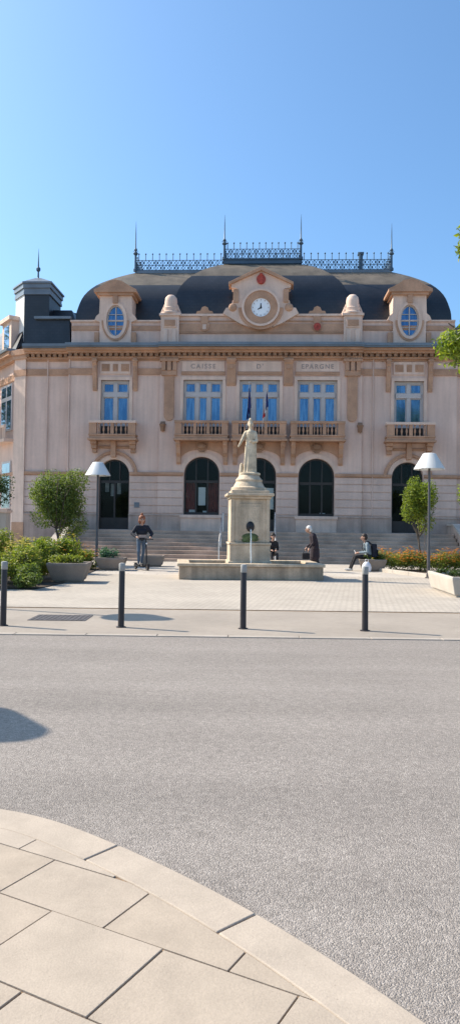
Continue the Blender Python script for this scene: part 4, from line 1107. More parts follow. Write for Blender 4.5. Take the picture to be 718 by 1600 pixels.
def hand_segs(w_,d_,mi,side):
    """palm plus five curled fingers; w_=wrist, d_=direction of the hand"""
    w_=Vector(w_); d_=Vector(d_).normalized(); sd=d_.cross(Vector((0,0,1))); 
    if sd.length<.1: sd=Vector((1,0,0))
    sd.normalize(); up=sd.cross(d_)
    S_=[(w_,w_+d_*.085,.03,.034,mi)]
    for k,l in zip((-1.5,-.5,.5,1.5),(.06,.075,.07,.055)):
        a=w_+d_*.09+sd*k*.02; m_=a+d_*l*.6; e=m_+d_*l*.25-up*l*.5
        S_+= [(a,m_,.0095,.009,mi),(m_,e,.009,.008,mi)]
    t0=w_+d_*.03+sd*side*.03; t1=t0+d_*.035+sd*side*.03; S_+=[(t0,t1,.012,.011,mi),(t1,t1+d_*.03,.011,.009,mi)]
    return S_
def head_segs(h,fwd,mi,me_):
    """h centre of head, fwd facing direction"""
    h=Vector(h); f_=Vector(fwd).normalized(); sd=f_.cross(Vector((0,0,1))).normalized(); up=Vector((0,0,1))
    S_=[(h+up*.02-f_*.012,h+up*.03-f_*.03,.092,.094,mi),(h-up*.03+f_*.02,h-up*.07+f_*.035,.07,.048,mi),
        (h+up*.005+f_*.10,h-up*.028+f_*.115,.012,.016,mi),(h+sd*.088,h+sd*.09-up*.03,.018,.014,mi),(h-sd*.088,h-sd*.09-up*.03,.018,.014,mi),
        (h-up*.062+f_*.083+sd*.018,h-up*.062+f_*.083-sd*.018,.012,.012,mi)]
    for s in (-1,1): S_.append((h+up*.006+f_*.088+sd*s*.034,h+up*.006+f_*.089+sd*s*.036,.013,.013,me_))
    return S_

# statue on the fountain: robed figure, left arm bent on the hip side, right arm raised to the head
zb=3.08; f0=Vector((0,-1,0))
segs=[((.02,0,zb+.1),(.0,0,zb+.75),.20,.15,0),((.0,0,zb+.75),(-.0,0,zb+1.0),.165,.15,0),((.0,0,zb+1.0),(.0,0,zb+1.22),.15,.16,0),
 ((-.13,0,zb+1.27),(.13,0,zb+1.27),.075,.075,0),((0,0,zb+1.28),(0,-.01,zb+1.42),.055,.05,0),
 ((-.17,0,zb+1.26),(-.27,-.08,zb+1.06),.06,.05,0),((-.27,-.08,zb+1.06),(-.36,-.14,zb+.90),.05,.035,0),((-.36,-.14,zb+.90),(-.40,-.16,zb+.84),.035,.03,0),
 ((.17,0,zb+1.26),(.22,-.1,zb+1.02),.065,.05,0),((.22,-.1,zb+1.02),(.08,-.2,zb+.98),.05,.035,0),((.08,-.2,zb+.98),(.02,-.21,zb+1.0),.03,.03,0),
 ((0,-.02,zb+1.66),(.0,.0,zb+1.70),.06,.03,0),
 ((-.16,-.08,zb+.05),(-.12,-.1,zb+.85),.07,.05,0),((.0,-.16,zb+.05),(.03,-.13,zb+.9),.07,.04,0),((.17,-.08,zb+.05),(.12,-.08,zb+.9),.07,.05,0),((-.05,.16,zb+.05),(-.05,.1,zb+1.),.09,.06,0),
 ((.19,.02,zb+.1),(.17,.02,zb+1.2),.045,.05,0),((-.1,-.14,zb+.02),(-.1,-.22,zb+.03),.05,.04,0),((.1,-.14,zb+.02),(.1,-.24,zb+.03),.05,.04,0),
 ((-.3,.02,zb),(-.28,.02,zb+.3),.08,.06,0)]
for q in range(9):
    a_=-2.9+q*.33; r_=.19+.02*(q%2); segs.append(((cos(a_)*r_+.01,sin(a_)*r_*.85,zb+.08),(cos(a_+.15)*r_*.72,sin(a_+.15)*r_*.7,zb+.95),.045,.022,0))
segs+=[(Vector(s[0]),Vector(s[1]),s[2],s[3],0) for s in head_segs((0,-.02,zb+1.53),f0,0,0)]
st=empty('statue',(fx+.02,fy,.034),0,'weather-worn stone statue of a robed figure standing on top of the fountain pedestal','statue')
st.scale=(.88,.9,1)
remesh_body('statue_figure',segs,[M['statue']],st,.015,1)
b=MB(); b.lathe([(.36,3.075),(.36,3.13),(.30,3.15)],(0,0,0),20); b.build('statue_base',M['statue'],st,auto=35)

# ------------------------------------------------------------------ bollards
def bollard():
    r=empty('bollard'); b=MB(); b.lathe([(.075,0),(.075,.012),(.047,.016),(.045,.84),(.043,.85)],(0,0,0),24); b.build('post',M['bollard'],r,auto=35)
    b=MB(); b.lathe([(.0455,.852),(.048,.856),(.048,.955),(.044,.968),(.02,.975)],(0,0,0),24); b.build('cap',M['bollardcap'],r,auto=35); return r
B0=bollard()
spots=[(-3.40,11.2,'black bollard with white cap in front of the shrub bed, farthest from the fountain'),(-1.62,11.2,'black bollard with white cap standing in front of the scooter rider'),(.22,11.2,'black bollard with white cap standing in front of the fountain basin'),(2.05,11.15,'black bollard with white cap standing in front of the seated man')]
for i,(x,y,l) in enumerate(spots):
    o=B0 if i==0 else copy_tree(B0); o.location=(x,y,.03); o.rotation_euler=(radians(random.uniform(-.4,.4)),radians(random.uniform(-.4,.4)),i)
    tag(o,l,'bollard','bollards along the far kerb')

# ------------------------------------------------------------------ street lamps
def lamp(H=3.86,R=.47):
    r=empty('street_lamp'); b=MB(); b.lathe([(.11,0),(.11,.02),(.055,.04),(.05,1.0),(.04,1.05),(.036,H-.35),(.03,H-.1)],(0,0,0),16); b.build('post',M['lampgrey'],r,auto=35)
    b=MB(); b.lathe([(R,H-.50),(R+.004,H-.49),(.20,H-.02),(.17,H),(.0,H+.005)],(0,0,0),36,0,False)
    o=b.build('lamp_shade',M['shade'],r,auto=50); s=o.modifiers.new('Solidify','SOLIDIFY'); s.thickness=.008
    b=MB(); 
    for k in range(3): a=k*2*pi/3; b.tube((0,0,H-.42),(cos(a)*(R-.03),sin(a)*(R-.03),H-.48),.008,.008,6)
    b.lathe([(.05,H-.45),(.07,H-.40),(.07,H-.25),(.04,H-.2)],(0,0,0),12); b.build('lamp_holder',M['lampgrey'],r); return r
L0=lamp()
# two lamps in view, two further left whose shades throw the round shadows on pavement and road
for i,(x,y,sc_,l) in enumerate([(6.14,22.86,1.,'street lamp with white cone shade in front of the orange flower border'),(-4.82,26.9,.98,'street lamp with white cone shade beside the round leafy tree'),
      (-5.35,13.8,1.06,'street lamp whose round shade shadow falls on the pavement by the drain cover'),(-6.6,7.45,1.25,'large street lamp whose round shade shadow falls on the asphalt road')]):
    o=L0 if i==0 else copy_tree(L0); o.location=(x,y,.034); o.scale=(sc_,)*3; o.rotation_euler[2]=i; tag(o,l,'street lamp','street lamps with cone shades')

# ------------------------------------------------------------------ vegetation
def leaves(b,c,rad,n,size,rnd,vals,shell=.5,clump=None,up=.4):
    """scatter leaf quads (folded pairs) in an ellipsoid"""
    c=Vector(c)
    for _ in range(n):
        while True:
            d=Vector((rnd.gauss(0,1),rnd.gauss(0,1),rnd.gauss(0,1)))
            if d.length>.01: break
        d.normalize(); r=(shell+(1-shell)*rnd.random()) if rnd.random()<.8 else rnd.random()
        if clump and noise.noise((c+d*3)*clump)+.15*rnd.random()<-.12: continue
        p=c+Vector((d.x*rad[0]*r,d.y*rad[1]*r,d.z*rad[2]*r))
        nn=(d*.6+Vector((rnd.uniform(-1,1),rnd.uniform(-1,1),rnd.uniform(-1,1)))+Vector((0,0,up))).normalized()
        t=nn.orthogonal().normalized(); t=Matrix.Rotation(rnd.uniform(0,6.28),3,nn)@t; s_=nn.cross(t); L=size*rnd.uniform(.6,1.3); W=L*rnd.uniform(.4,.6)
        tip=p+t*L-nn*L*.2
        b.mesh([p,p+t*L*.5+s_*W*.5,tip,p+t*L*.5-s_*W*.5],[(0,1,2,3)]); vals.append(min(1,max(0,rnd.gauss(.5,.34))))
def crown(name,lobes,n,size,m,parent,seed,shell=.55):
    rnd=random.Random(seed); b=MB(); vals=[]
    tot=sum(l[1][0]*l[1][1]*l[1][2] for l in lobes)
    for c,rad in lobes: leaves(b,c,rad,int(n*rad[0]*rad[1]*rad[2]/tot),size,rnd,vals,shell,2.2)
    o=b.build(name,M[m],parent); setrnd(o,vals); return o
def blobs(c,R,k,seed,r0=.35,r1=.55,squash=1):
    rnd=random.Random(seed); L=[]
    for i in range(k):
        d=Vector((rnd.gauss(0,1),rnd.gauss(0,1),rnd.gauss(0,1))).normalized(); q=rnd.uniform(.35,.8)
        r=rnd.uniform(r0,r1)
        L.append(((c[0]+d.x*R[0]*q,c[1]+d.y*R[1]*q,c[2]+d.z*R[2]*q),(R[0]*r,R[1]*r,R[2]*r)))
    return L
def tree(name,loc,trunk_h,tr,crown_c,R,n,size,m,seed,label,group=None,k=16,stake=False,kk=(.35,.55)):
    r=empty(name,loc,0,label,'tree',group); rnd=random.Random(seed)
    b=MB(); pts=[Vector((0,0,0))]
    for i in range(1,6): pts.append(Vector((rnd.uniform(-.03,.03)*i,rnd.uniform(-.03,.03)*i,trunk_h*i/5)))
    b.path(pts,[tr*(1.25-.12*i) for i in range(6)],9)
    for i in range(9):
        a=rnd.uniform(0,6.28); st_=pts[3+rnd.randint(0,2)]
        e=Vector(crown_c)+Vector((cos(a)*R[0]*.7,sin(a)*R[1]*.7,rnd.uniform(-.5,.8)*R[2])); mid=(st_+e)/2+Vector((0,0,-.1*R[2]))
        b.path([st_,mid,e],[tr*.5,tr*.3,tr*.1],6)
        for q in range(3): b.path([mid.lerp(e,.3*q+.2),e+Vector((rnd.uniform(-1,1)*R[0]*.35,rnd.uniform(-1,1)*R[1]*.35,rnd.uniform(-.3,.6)*R[2]*.4))],[tr*.2,tr*.05],5)
    b.build('trunk',M['bark'],r,auto=50)
    lb=blobs(crown_c,R,k,seed,*kk)+[(crown_c,(R[0]*.6,R[1]*.6,R[2]*.6))]
    crown('crown',lb,n,size,m,r,seed)
    if stake:
        b=MB(); b.tube((.12,-.1,0),(.12,-.1,trunk_h*.95),.02,.02,8); b.build('stake',M['concrete'],r)
    return r
tree('small_tree',(-6.3,27.2,.03),1.7,.05,(0,0,2.3),(1.3,1.15,1.22),28000,.085,'leaf',11,'small round leafy tree behind the shrubs, between a lamp and the cream pillar')
tree('small_tree',(-9.2,27.6,.03),1.9,.05,(0,0,2.8),(1.35,1.1,1.0),11000,.085,'leaf_dark',12,'small dark leafy tree above the blue grey metal gate')
tree('small_tree',(6.75,26.2,.03),1.5,.03,(0,0,2.45),(.66,.6,1.0),9500,.085,'leaf_bright',13,'slim bright green young tree with a stake behind the orange flower border',k=12,stake=True)
tree('small_tree',(8.75,26.0,.03),1.7,.035,(0,0,2.95),(.85,.7,.7),4500,.085,'leaf_bright',15,'small young tree beyond the end of the steps, past the staked tree',k=12)
tree('street_tree',(-16.9,38.4,.03),5.5,.24,(0,0,9.6),(3.4,3.2,4.3),20000,.24,'leaf',21,'tall unseen leafy tree added to shade the narrow receding side wing')  # unseen tree added beyond the left edge to keep sun off the wing
# tall tree off the right side whose branches reach in
r=empty('street_tree',(8.82,19.2,.03),0,'tall bright green tree whose leafy branches hang high in front of the slate roof end','tree')
b=MB(); b.path([(0,0,0),(.05,0,2.5),(-.1,.05,5),(-.3,.1,8),(-.4,0,10.5)],[.24,.2,.16,.1,.04],12)
for e in ((-3.2,0,6.9),(-2.9,.4,6.3),(-2.2,-.8,8.2),(1.8,.5,7.2),(.5,1.8,8),(-.5,-1.8,7.6),(-2.65,.2,9.2),(-1.0,.4,10.8),(1.5,-.5,9.8)):
    e=Vector(e); s_=Vector((-.1,.05,max(3.6,e.z-2.6))); mid=s_.lerp(e,.5)+Vector((0,0,.25)); b.path([s_,mid,e],[.08,.05,.015],7)
    for q in range(4):
        ee=e+Vector((random.uniform(-.6,.6),random.uniform(-.6,.6),random.uniform(-.5,.4))); b.path([mid.lerp(e,.5+.12*q),ee],[.02,.006],5)
b.build('trunk',M['bark'],r,auto=50)
lob=[((-3.0,0,6.4),(.6,.7,.42)),((-2.55,.2,6.15),(.9,.8,.5)),((-2.6,.1,6.95),(.22,.5,.3)),((-1.9,.3,7.0),(.6,.8,.6)),((-1.4,0,6.4),(1,1,.9)),((-.8,.2,7.8),(1.2,1.2,1.)),((-2.72,.1,9.4),(.2,.4,.28)),((-2.75,.1,8.95),(.2,.4,.26)),((-1.6,0,9.3),(.5,.8,.6)),((-1.4,0,9.4),(1.2,1.2,1.1)),((0,0,8.4),(1.8,1.6,1.6)),((0,.2,10.4),(1.6,1.5,1.1)),((.8,0,6.8),(1.5,1.4,1.2)),((1.8,.3,8.6),(1.3,1.3,1.4))]
rnd=random.Random(5); bb=MB(); vals=[]
for c,rad in lob: leaves(bb,c,rad,int(930*(rad[0]*rad[1]*rad[2])**.62)+150,.15,rnd,vals,.35,None)
o=bb.build('crown',M['leaf_bright'],r); setrnd(o,vals)

# shrubs
def shrub(name,loc,R,n,size,m,seed,label,group=None,flowers=None,cat='shrub',fn=60):
    r=empty(name,loc,seed,label,cat,group); rnd=random.Random(seed)
    b=MB()
    for i in range(9):
        a=rnd.uniform(0,6.28); q=rnd.uniform(.2,.8); b.path([(0,0,0),(cos(a)*R[0]*q*.6,sin(a)*R[1]*q*.6,R[2]*.9),(cos(a)*R[0]*q,sin(a)*R[1]*q,R[2]*rnd.uniform(1.3,1.8))],[.012,.008,.004],5)
    b.build('stem',M['bark'],r)
    lb=blobs((0,0,R[2]),R,9,seed,.38,.6)
    crown('foliage',lb,n,size,m,r,seed,.4)
    if flowers:
        b=MB(); vals=[]
        for _ in range(fn):
            d=Vector((rnd.gauss(0,1),rnd.gauss(0,1),abs(rnd.gauss(0,1))*1.1)).normalized(); p=Vector((d.x*R[0]*1.05,d.y*R[1]*1.05,R[2]+d.z*R[2]*1.05)); s_=rnd.uniform(.022,.045)
            for k in range(5):
                a=k*1.257; t=Vector((cos(a),sin(a),.4)); u=Vector((-sin(a),cos(a),0)); b.mesh([p,p+t*s_+u*s_*.4,p+t*s_*1.3,p+t*s_-u*s_*.4],[(0,1,2,3)]); vals.append(rnd.random())
        o=b.build('blossom',M[flowers],r); setrnd(o,vals)
    return r
G='shrubs in the planting bed'
SH=[(-5.75,17.6,(.68,.6,.46),'leaf_lime',None,'low green shrub at the front corner of the shrub bed behind a bollard'),
 (-4.75,17.45,(.42,.4,.30),'leaf',None,'small dark green shrub at the front of the bed spilling onto the paving'),
 (-5.35,18.5,(.62,.6,.52),'leaf_lime','flower_yellow','yellow green shrub with yellow blossom in front of the concrete planter'),
 (-6.4,19.2,(.7,.6,.58),'leaf','flower_pink','tall green shrub with pink blossom in the shrub bed'),
 (-5.45,20.3,(.6,.6,.55),'leaf_bright','flower_yellow','bright green shrub behind the large concrete planter'),
 (-6.6,21.6,(.8,.7,.62),'leaf_lime','flower_yellow','broad yellow green shrub between the pink blossom and the small tree'),
 (-5.5,22.6,(.6,.6,.5),'leaf','flower_orange','shrub with orange blossom below the small round tree'),
 (-6.3,24.2,(.8,.7,.55),'leaf_lime',None,'bright green shrub at the foot of the small round tree'),
 (-4.9,24.8,(.5,.5,.42),'leaf_lime','flower_orange','small shrub with orange blossom beside the blue green planter'),
 (-7.6,23.6,(.8,.7,.62),'leaf_dark',None,'dark shrub below the cream stone pillar')]
SH+=[(-6.9,17.9,(.6,.5,.54),'leaf_bright','flower_yellow','tall bright shrub with yellow blossom at the street end of the bed'),
 (-5.2,19.3,(.45,.45,.48),'leaf_lime',None,'upright yellow green shrub close behind the big planter edge'),
 (-5.9,21.2,(.5,.5,.55),'leaf','flower_yellow','upright green shrub with yellow blossom below the leafy crown'),
 (-5.0,22.9,(.5,.5,.6),'leaf_bright','flower_yellow','bright shrub with yellow blossom under the cone lamp')]
for i,(x,y,R,m,fl,l) in enumerate(SH): shrub('garden_shrub',(x,y,.06),R,int(6500*R[0]/.6),.075,m,30+i,l,G,fl)
sheet('left_bed_soil',[(-12,16.9),(-4.5,17.2),(-4.25,19),(-4.4,25.5),(-5.2,27.5),(-12,28)],.055,M['soil'])
sheet('right_bed_soil',[(5.3,26.1),(6.1,23.2),(12,22.6),(12,27.2),(5.3,27.2)],.055,M['soil'])
# right flowering hedge: a continuous planted mass
rnd=random.Random(77); b=MB(); v1=[]; b2=MB(); v2=[]; b3=MB(); v3=[]
for i in range(34):
    t=i/33; x=5.35+3.9*t+rnd.uniform(-.15,.15); y=26.2-2.3*t+rnd.uniform(0,1.1); h=rnd.uniform(.28,.42)
    leaves(b if i%3 else b2,(x,y,.06+h),(rnd.uniform(.25,.4),.35,h),420,.07,rnd,v1 if i%3 else v2,.3,None)
    for _ in range(28):
        d=Vector((rnd.gauss(0,1),rnd.gauss(0,1)-.6,abs(rnd.gauss(0,1)))).normalized(); p=Vector((x+d.x*.38,y+d.y*.38,.06+h+d.z*(h+.05))); s_=rnd.uniform(.03,.05)
        for k in range(5):
            a=k*1.257; T_=Vector((cos(a),sin(a),.4)); U_=Vector((-sin(a),cos(a),0)); b3.mesh([p,p+T_*s_+U_*s_*.4,p+T_*s_*1.3,p+T_*s_-U_*s_*.4],[(0,1,2,3)]); v3.append(rnd.random())
o=b.build('flower_border',M['leaf_lime']); setrnd(o,v1); tag(o,'yellow green border of flowering plants with orange blossom behind the lamp','flower border',kind='stuff')
o2=b2.build('dark_foliage',M['leaf'],o); setrnd(o2,v2)
o3=b3.build('blossom',M['flower_orange'],o); setrnd(o3,v3)

# edging stones
def edging(P,label):
    b=MB()
    for i in range(len(P)-1):
        a,c=Vector((*P[i],0)),Vector((*P[i+1],0)); n=max(1,round((c-a).length/.9)); d=(c-a).normalized(); s_=Vector((-d.y,d.x,0))*.07
        for k in range(n):
            p,q=a.lerp(c,k/n)+d*.005,a.lerp(c,(k+1)/n)-d*.005
            vs=[p-s_,q-s_,q+s_,p+s_]; vs=[(v.x,v.y,.02) for v in vs]+[(v.x,v.y,.15) for v in vs]
            b.mesh(vs,[(0,3,2,1),(4,5,6,7),(0,1,5,4),(1,2,6,5),(2,3,7,6),(3,0,4,7)])
    o=b.build('edging_kerb',M['concrete_light'],bevel=.012); tag(o,label,'edging')
edging([(5.25,26.05),(6.2,23.1)],'pale stone edging in front of the orange flower border')

# planters: tapered concrete troughs
def planter(loc,rz,lx,ly,h,label,leafm=None,seed=1,lh=.22,taper=.14,m='concrete'):
    r=empty('planter',loc,rz,label,'planter','concrete troughs around the plaza')
    b=MB(); t=.07
    def rr(x,y,z,k=0): return [(-x,-y,z),(x,-y,z),(x,y,z),(-x,y,z)]
    ox,oy=lx/2,ly/2; bx,by=ox-taper,oy-taper
    L=[rr(bx-.04,by-.04,0),rr(bx-.04,by-.04,.05),rr(bx,by,.05),rr(ox,oy,h-.06),rr(ox,oy,h),rr(ox-t,oy-t,h),rr(ox-t-.03,oy-t-.03,h-.09)]
    vs=[p for l in L for p in l]; fs=[]
    for j in range(len(L)-1):
        for k in range(4): a,c=j*4+k,j*4+(k+1)%4; fs.append((a,c,c+4,a+4))
    fs.append((0,3,2,1)); b.mesh(vs,fs); b.build('trough',M[m],r,bevel=.015)
    b=MB(); q=L[-1]; b.poly([(p[0]*1.03,p[1]*1.03,h-.08) for p in q]); b.build('soil',M['soil'],r)
    if leafm:
        rnd=random.Random(seed); b=MB(); vals=[]
        for i in range(7):
            c=(rnd.uniform(-ox*.7,ox*.7),rnd.uniform(-oy*.6,oy*.6),h+lh*.4); leaves(b,c,(.2,.18,lh*rnd.uniform(.6,1)),170,.07,rnd,vals,.3,None)
        o=b.build('plant_foliage',M[leafm],r); setrnd(o,vals)
    return r
planter((-4.22,19.6,.034),radians(3),1.05,1.0,.52,'large tapered concrete planter of yellow green plants beside the shrub bed','leaf_lime',3,.18)
planter((-3.95,24.9,.034),0,.95,.8,.42,'concrete planter of blue green plants between large planter and scooter rider','leaf_blue',4,.3,.10)
planter((-2.85,27.3,.034),0,.9,.7,.40,'empty low concrete planter behind the scooter rider',None,5,.2,.08)
planter((5.05,26.15,.034),radians(-8),.95,.7,.42,'concrete planter the seated man sits on','leaf',6,.14,.10)
planter((5.58,17.75,.034),radians(-2),1.1,2.4,.46,'long pale concrete trough nearest the street, by the lamp at the orange flowers','leaf_dark',7,.10,.07,m='concrete_light')

# gate pillar and grey panel at the far left
gp=empty('gate_pillar',(-9.42,30.6,.03),radians(-4),'short cream stone pillar with a flat cap beside the grey gate','pillar')
b=MB(); b.box(-.28,.28,-.25,.25,0,1.95); b.build('shaft',M['steplit'],gp,bevel=.015)
b=MB(); b.box(-.34,.34,-.31,.31,1.95,2.06); b.box(-.3,.3,-.27,.27,2.06,2.12); b.build('cap',M['cream'],gp,bevel=.01)
gg=empty('metal_gate',(-10.0,30.3,.03),0,'blue grey metal gate panel joined to the cream pillar','gate')
b=MB()
for k in range(10): b.box(-1.3+k*.17,-1.3+k*.17+.165,-.02,.02,.1,1.8)
b.build('gate_panel',M['gatemetal'],gg)
b=MB(); b.box(-1.32,.42,-.03,.03,1.8,1.88); b.box(-1.32,.42,-.03,.03,.04,.1); b.box(.38,.44,-.03,.03,.1,1.8); b.build('gate_frame',M['gatemetal'],gg)

# ------------------------------------------------------------------ PEOPLE
def person(loc,rz,label,segs,mats,scale=1.,vox=.014,extra=None,hair=None,sh=None):
    r=empty('person',loc,rz,label,'person'); r.scale=(scale,)*3
    remesh_body('body',segs,mats,r,vox,3,extra)
    if hair:
        b=MB(); 
        for c,rad,sx,sy,sz in hair[1]: b.ball(c,rad,9,0,sx,sy,sz)
        b.build('hair',M[hair[0]],r,smooth=True)
    return r
V=Vector
# local frame: figure faces -y.  materials: 0 skin 1 top 2 trousers 3 shoes 4 eye
# --- scooter rider
def legs(hip,kn,an,toe,mi,ms):
    return [(V(hip),V(kn),.085,.058,mi),(V(kn),V(an),.056,.042,mi),(V(an),V(an)+V((0,0,-.03)),.042,.04,ms),(V(an)+V((0,.03,-.045)),V(toe),.038,.036,ms)]
hz=.12
S=[(V((-.07,0,hz+.93)),V((.07,0,hz+.93)),.11,.11,2),(V((0,0,hz+.98)),V((0,-.03,hz+1.16)),.14,.15,1),(V((-.06,-.04,hz+1.2)),V((.06,-.04,hz+1.2)),.15,.15,1),
   (V((-.13,-.05,hz+1.36)),V((.13,-.05,hz+1.36)),.085,.085,1),(V((0,-.05,hz+1.4)),V((0,-.07,hz+1.52)),.055,.05,0)]
S+=legs((-.09,0,hz+.9),(-.11,-.08,hz+.5),(-.08,.04,hz+.09),(-.08,-.13,hz+.04),2,3)+legs((.09,0,hz+.9),(.08,.02,hz+.5),(.06,.24,hz+.09),(.07,.08,hz+.04),2,3)
for s in (-1,1):
    S+=[(V((s*.19,-.05,hz+1.37)),V((s*.35,-.10,hz+1.14)),.075,.066,1),(V((s*.35,-.10,hz+1.14)),V((s*.25,-.33,hz+1.02)),.062,.045,1)]
    S+=hand_segs((s*.24,-.35,hz+1.02),(-s*.2,-1,-.1),0,-s)
S+=head_segs((0,-.09,hz+1.64),(0,-1,-.05),0,4)
fwv=V((.55,-.83,0)); rzr=atan2(fwv.x,-fwv.y)
pr=person((-2.98,25.05,.06),rzr*.55,'person in a dark jacket and blue jeans riding an electric scooter towards the street',S,[M['skin'],M['navy'],M['jeans'],M['shoe'],M['black']],.955,.014,None,
   ('hair_auburn',[((0,-.055,hz+1.695),.115,1.05,1.0,.98),((0,-.025,hz+1.59),.118,1.1,.75,1.25),((0,-.02,hz+1.83),.05,1,1,1)]))
b=MB(); b.box(-.14,.14,-.20,-.14,hz+1.00,hz+1.10); b.build('waist_bag',M['leadgrey'],pr)
sct=empty('kick_scooter',(-2.98,25.05,.034),rzr,'black electric kick scooter under the rider on the plaza','scooter')
def wheel(y):
    w_=MB(); n=20
    for i in range(n):
        a,c=2*pi*i/n,2*pi*(i+1)/n; w_.tube((0,y+cos(a)*.095,.125+sin(a)*.095),(0,y+cos(c)*.095,.125+sin(c)*.095),.03,.03,8,cap=False)
    o=w_.build('wheel',M['black'],sct,smooth=True); h=MB(); h.tube((-.03,y,.125),(.03,y,.125),.065,.065,16); h.build('hub',M['lampgrey'],o)
sct.scale=(.95,)*3
wheel(-.50); wheel(.42)
b=MB(); b.box(-.085,.085,-.28,.34,.11,.155); b.box(-.03,.03,.3,.42,.13,.17); b.build('deck',M['black'],sct,bevel=.012)
b=MB(); b.tube((0,-.28,.14),(0,-.42,.22),.035,.03); b.tube((0,-.44,.12),(0,-.36,1.08),.028,.024,12); b.tube((0,-.5,.125),(0,-.44,.24),.022,.022); b.build('stem',M['black'],sct)
b=MB(); b.tube((-.26,-.36,1.10),(.26,-.36,1.10),.014,.014,10); b.box(-.05,.05,-.39,-.33,1.09,1.13)
for s in (-1,1): b.tube((s*.18,-.36,1.10),(s*.28,-.36,1.10),.02,.02,10)
b.build('handlebar',M['black'],sct)
b=MB(); b.ball((0,-.405,.95),.03,6); b.build('headlight',M['clockface'],sct)
b=MB(); b.box(-.05,.05,-.62,-.42,.225,.235); b.box(-.05,.05,.36,.54,.235,.245); b.build('mudguard',M['black'],sct)

# --- walking old person with bag, faces left (-x in world)
S=[(V((-.05,0,.80)),V((.05,0,.80)),.12,.12,1),(V((0,0,.72)),V((0,-.02,1.0)),.15,.14,1),(V((0,-.03,1.02)),V((0,-.07,1.2)),.14,.13,1),(V((-.11,-.09,1.24)),V((.11,-.09,1.24)),.085,.085,1),
   (V((0,0,.75)),V((0,.0,.5)),.16,.17,1),(V((0,-.12,1.27)),V((0,-.17,1.36)),.052,.05,0)]
S+=legs((-.08,0,.75),(-.08,-.1,.42),(-.08,-.08,.09),(-.08,-.24,.04),2,3)+legs((.08,0,.75),(.08,.06,.42),(.08,.2,.10),(.08,.06,.05),2,3)
S+=[(V((.17,-.08,1.22)),V((.21,-.06,1.0)),.058,.05,1),(V((.21,-.06,1.0)),V((.19,-.20,.82)),.048,.038,1),(V((-.17,-.08,1.22)),V((-.21,-.06,1.0)),.058,.05,1),(V((-.21,-.06,1.0)),V((-.19,-.24,.84)),.048,.038,1)]
S+=hand_segs((.19,-.21,.81),(0,-.4,-1),0,-1)+hand_segs((-.19,-.25,.83),(0,-.5,-.9),0,1)
S+=head_segs((0,-.22,1.45),(0,-1,-.15),0,4)
pw=person((2.92,25.4,.034),radians(-90),'person with white hair in a long dark coat walking with a bag behind the fountain',S,[M['skin'],M['plumcoat'],M['blackcloth'],M['shoe'],M['black']],1.0,.014,None,
   ('hair_white',[((0,-.20,1.495),.098,1.0,1.0,.88),((0,-.165,1.44),.088,1.02,.8,1.1)]))
hb=empty('handbag',(2.60,25.2,.034),radians(-90),'dark handbag hanging from the hand of the walking person in a coat','handbag')
b=MB(); b.box(-.05,.05,-.13,.13,.42,.64); b.build('bag_body',M['blackcloth'],hb,bevel=.03)
b=MB(); b.path([(0,-.1,.63),(0,-.04,.76),(0,.04,.76),(0,.1,.63)],[.009]*4,6); b.build('bag_handle',M['blackcloth'],hb)

# --- seated man on planter, facing left
def seated(z,legfwd=.45):
    S=[(V((-.08,0,z+.1)),V((.08,0,z+.1)),.115,.115,2),(V((0,.02,z+.2)),V((0,-.02,z+.38)),.13,.135,1),(V((-.06,-.04,z+.42)),V((.06,-.04,z+.42)),.13,.13,1),(V((-.12,-.06,z+.54)),V((.12,-.06,z+.54)),.085,.085,1),(V((0,-.08,z+.58)),V((0,-.12,z+.68)),.053,.05,0)]
    for s in (-1,1):
        S+=[(V((s*.09,-.02,z+.09)),V((s*.11,-legfwd,z+.10)),.085,.06,2),(V((s*.11,-legfwd,z+.10)),V((s*.11,-legfwd-.16,.10)),.058,.042,2),(V((s*.11,-legfwd-.13,.05)),V((s*.11,-legfwd-.33,.045)),.04,.036,3)]
        S+=[(V((s*.18,-.06,z+.52)),V((s*.22,-.06,z+.28)),.058,.05,1),(V((s*.22,-.06,z+.28)),V((s*.09,-.30,z+.24)),.046,.036,1)]
        S+=hand_segs((s*.09,-.31,z+.24),(-s*.3,-1,-.1),0,-s)
    S+=head_segs((0,-.15,z+.79),(0,-1,-.25),0,4)
    return S
zS=.40
ps=person((4.88,26.15,.034),radians(-88),'person in a grey blue jacket and black trousers sitting on a planter facing the fountain',seated(zS),[M['skin'],M['greyshirt'],M['blackcloth'],M['trainer'],M['black']],1.,.014,None,
   ('hair_dark',[((0,-.125,zS+.835),.102,1.,1.,.9),((0,-.09,zS+.78),.093,1.02,.8,1.05)]))
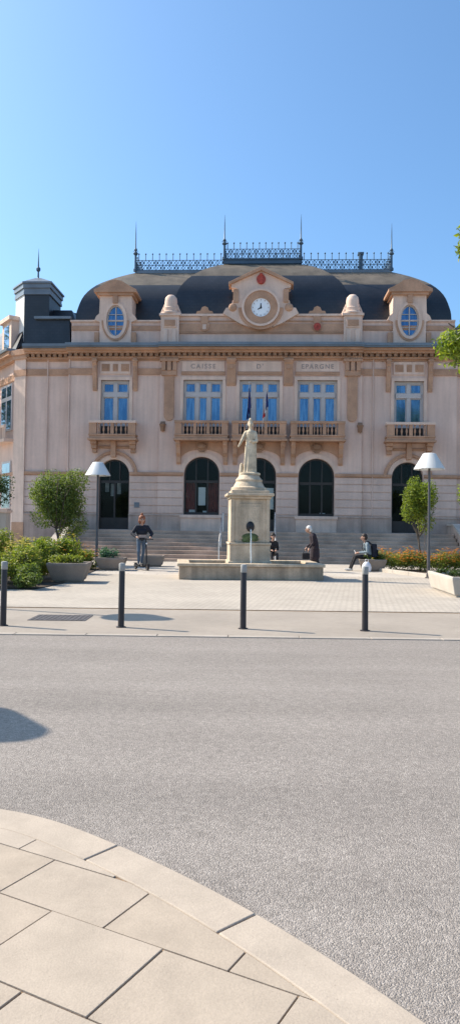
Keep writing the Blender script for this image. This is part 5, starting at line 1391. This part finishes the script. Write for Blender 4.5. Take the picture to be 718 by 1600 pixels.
bk=empty('backpack',(4.88,26.15,.034),radians(-88),'navy backpack on the back of the seated person','backpack')
b=MB(); b.box(-.16,.16,.12,.29,zS+.08,zS+.56); b.box(-.12,.12,.29,.35,zS+.12,zS+.36); b.build('bag_body',M['navy'],bk,bevel=.05,bseg=3)
b=MB()
for s in (-1,1): b.path([(s*.1,.14,zS+.52),(s*.12,.0,zS+.645),(s*.12,-.13,zS+.6),(s*.12,-.185,zS+.42),(s*.14,-.06,zS+.2),(s*.12,.13,zS+.14)],[.016]*6,6)
b.build('strap',M['navy'],bk)
wb=MB(); wb.lathe([(.13,0),(.16,.06),(.17,.16),(.14,.26),(.09,.32),(.05,.35)],(0,0,0),14,0,True,1.,.7)
for s in (-1,1): wb.path([(s*.06,0,.33),(s*.05,0,.42),(s*.01,0,.44)],[.008]*3,6)
o=wb.build('carrier_bag',M['whitebag'],auto=60); o.location=(4.74,25.6,.034); tag(o,'white plastic carrier bag on the paving by the feet of the seated person','bag')
# light phone held in the hands
b=MB(); b.box(-.035,.035,-.008,.008,-.06,.06); o=b.build('phone',M['clockface'],bevel=.006); o.location=(4.43,26.16,.034+zS+.27); o.rotation_euler=(radians(25),0,radians(-88)); tag(o,'pale phone held in the hands of the seated person','phone')

# --- person sitting on the steps, mostly behind the pedestal
pq=person((1.72,29.85,.034),radians(8),'person in dark clothes sitting on the steps half hidden by the pedestal',seated(.33,.42),[M['skin'],M['blackcloth'],M['blackcloth'],M['shoe'],M['black']],1.,.014,None,
   ('hair_dark',[((0,-.125,.33+.835),.104,1.,1.,.92),((0,-.09,.33+.76),.095,1.02,.8,1.15)]))

# separate what stands apart into parts of its own
for nm in ('window_sill','plinth','downpipe','string_course','ochre_band','window_surround','pier_moulding','strap','attic_parapet','leaflet_pile','pier','apron','bracket','mudguard','notice'):
    for o in [o for o in bpy.data.objects if o.name.split('.')[0]==nm and o.type=='MESH' and not o.children]: split_islands(o)
bc_=[o for o in bpy.data.objects if o.name.split('.')[0]=='ground_floor_course' and o.parent==bld]
for o in bc_: split_islands(o,.03)
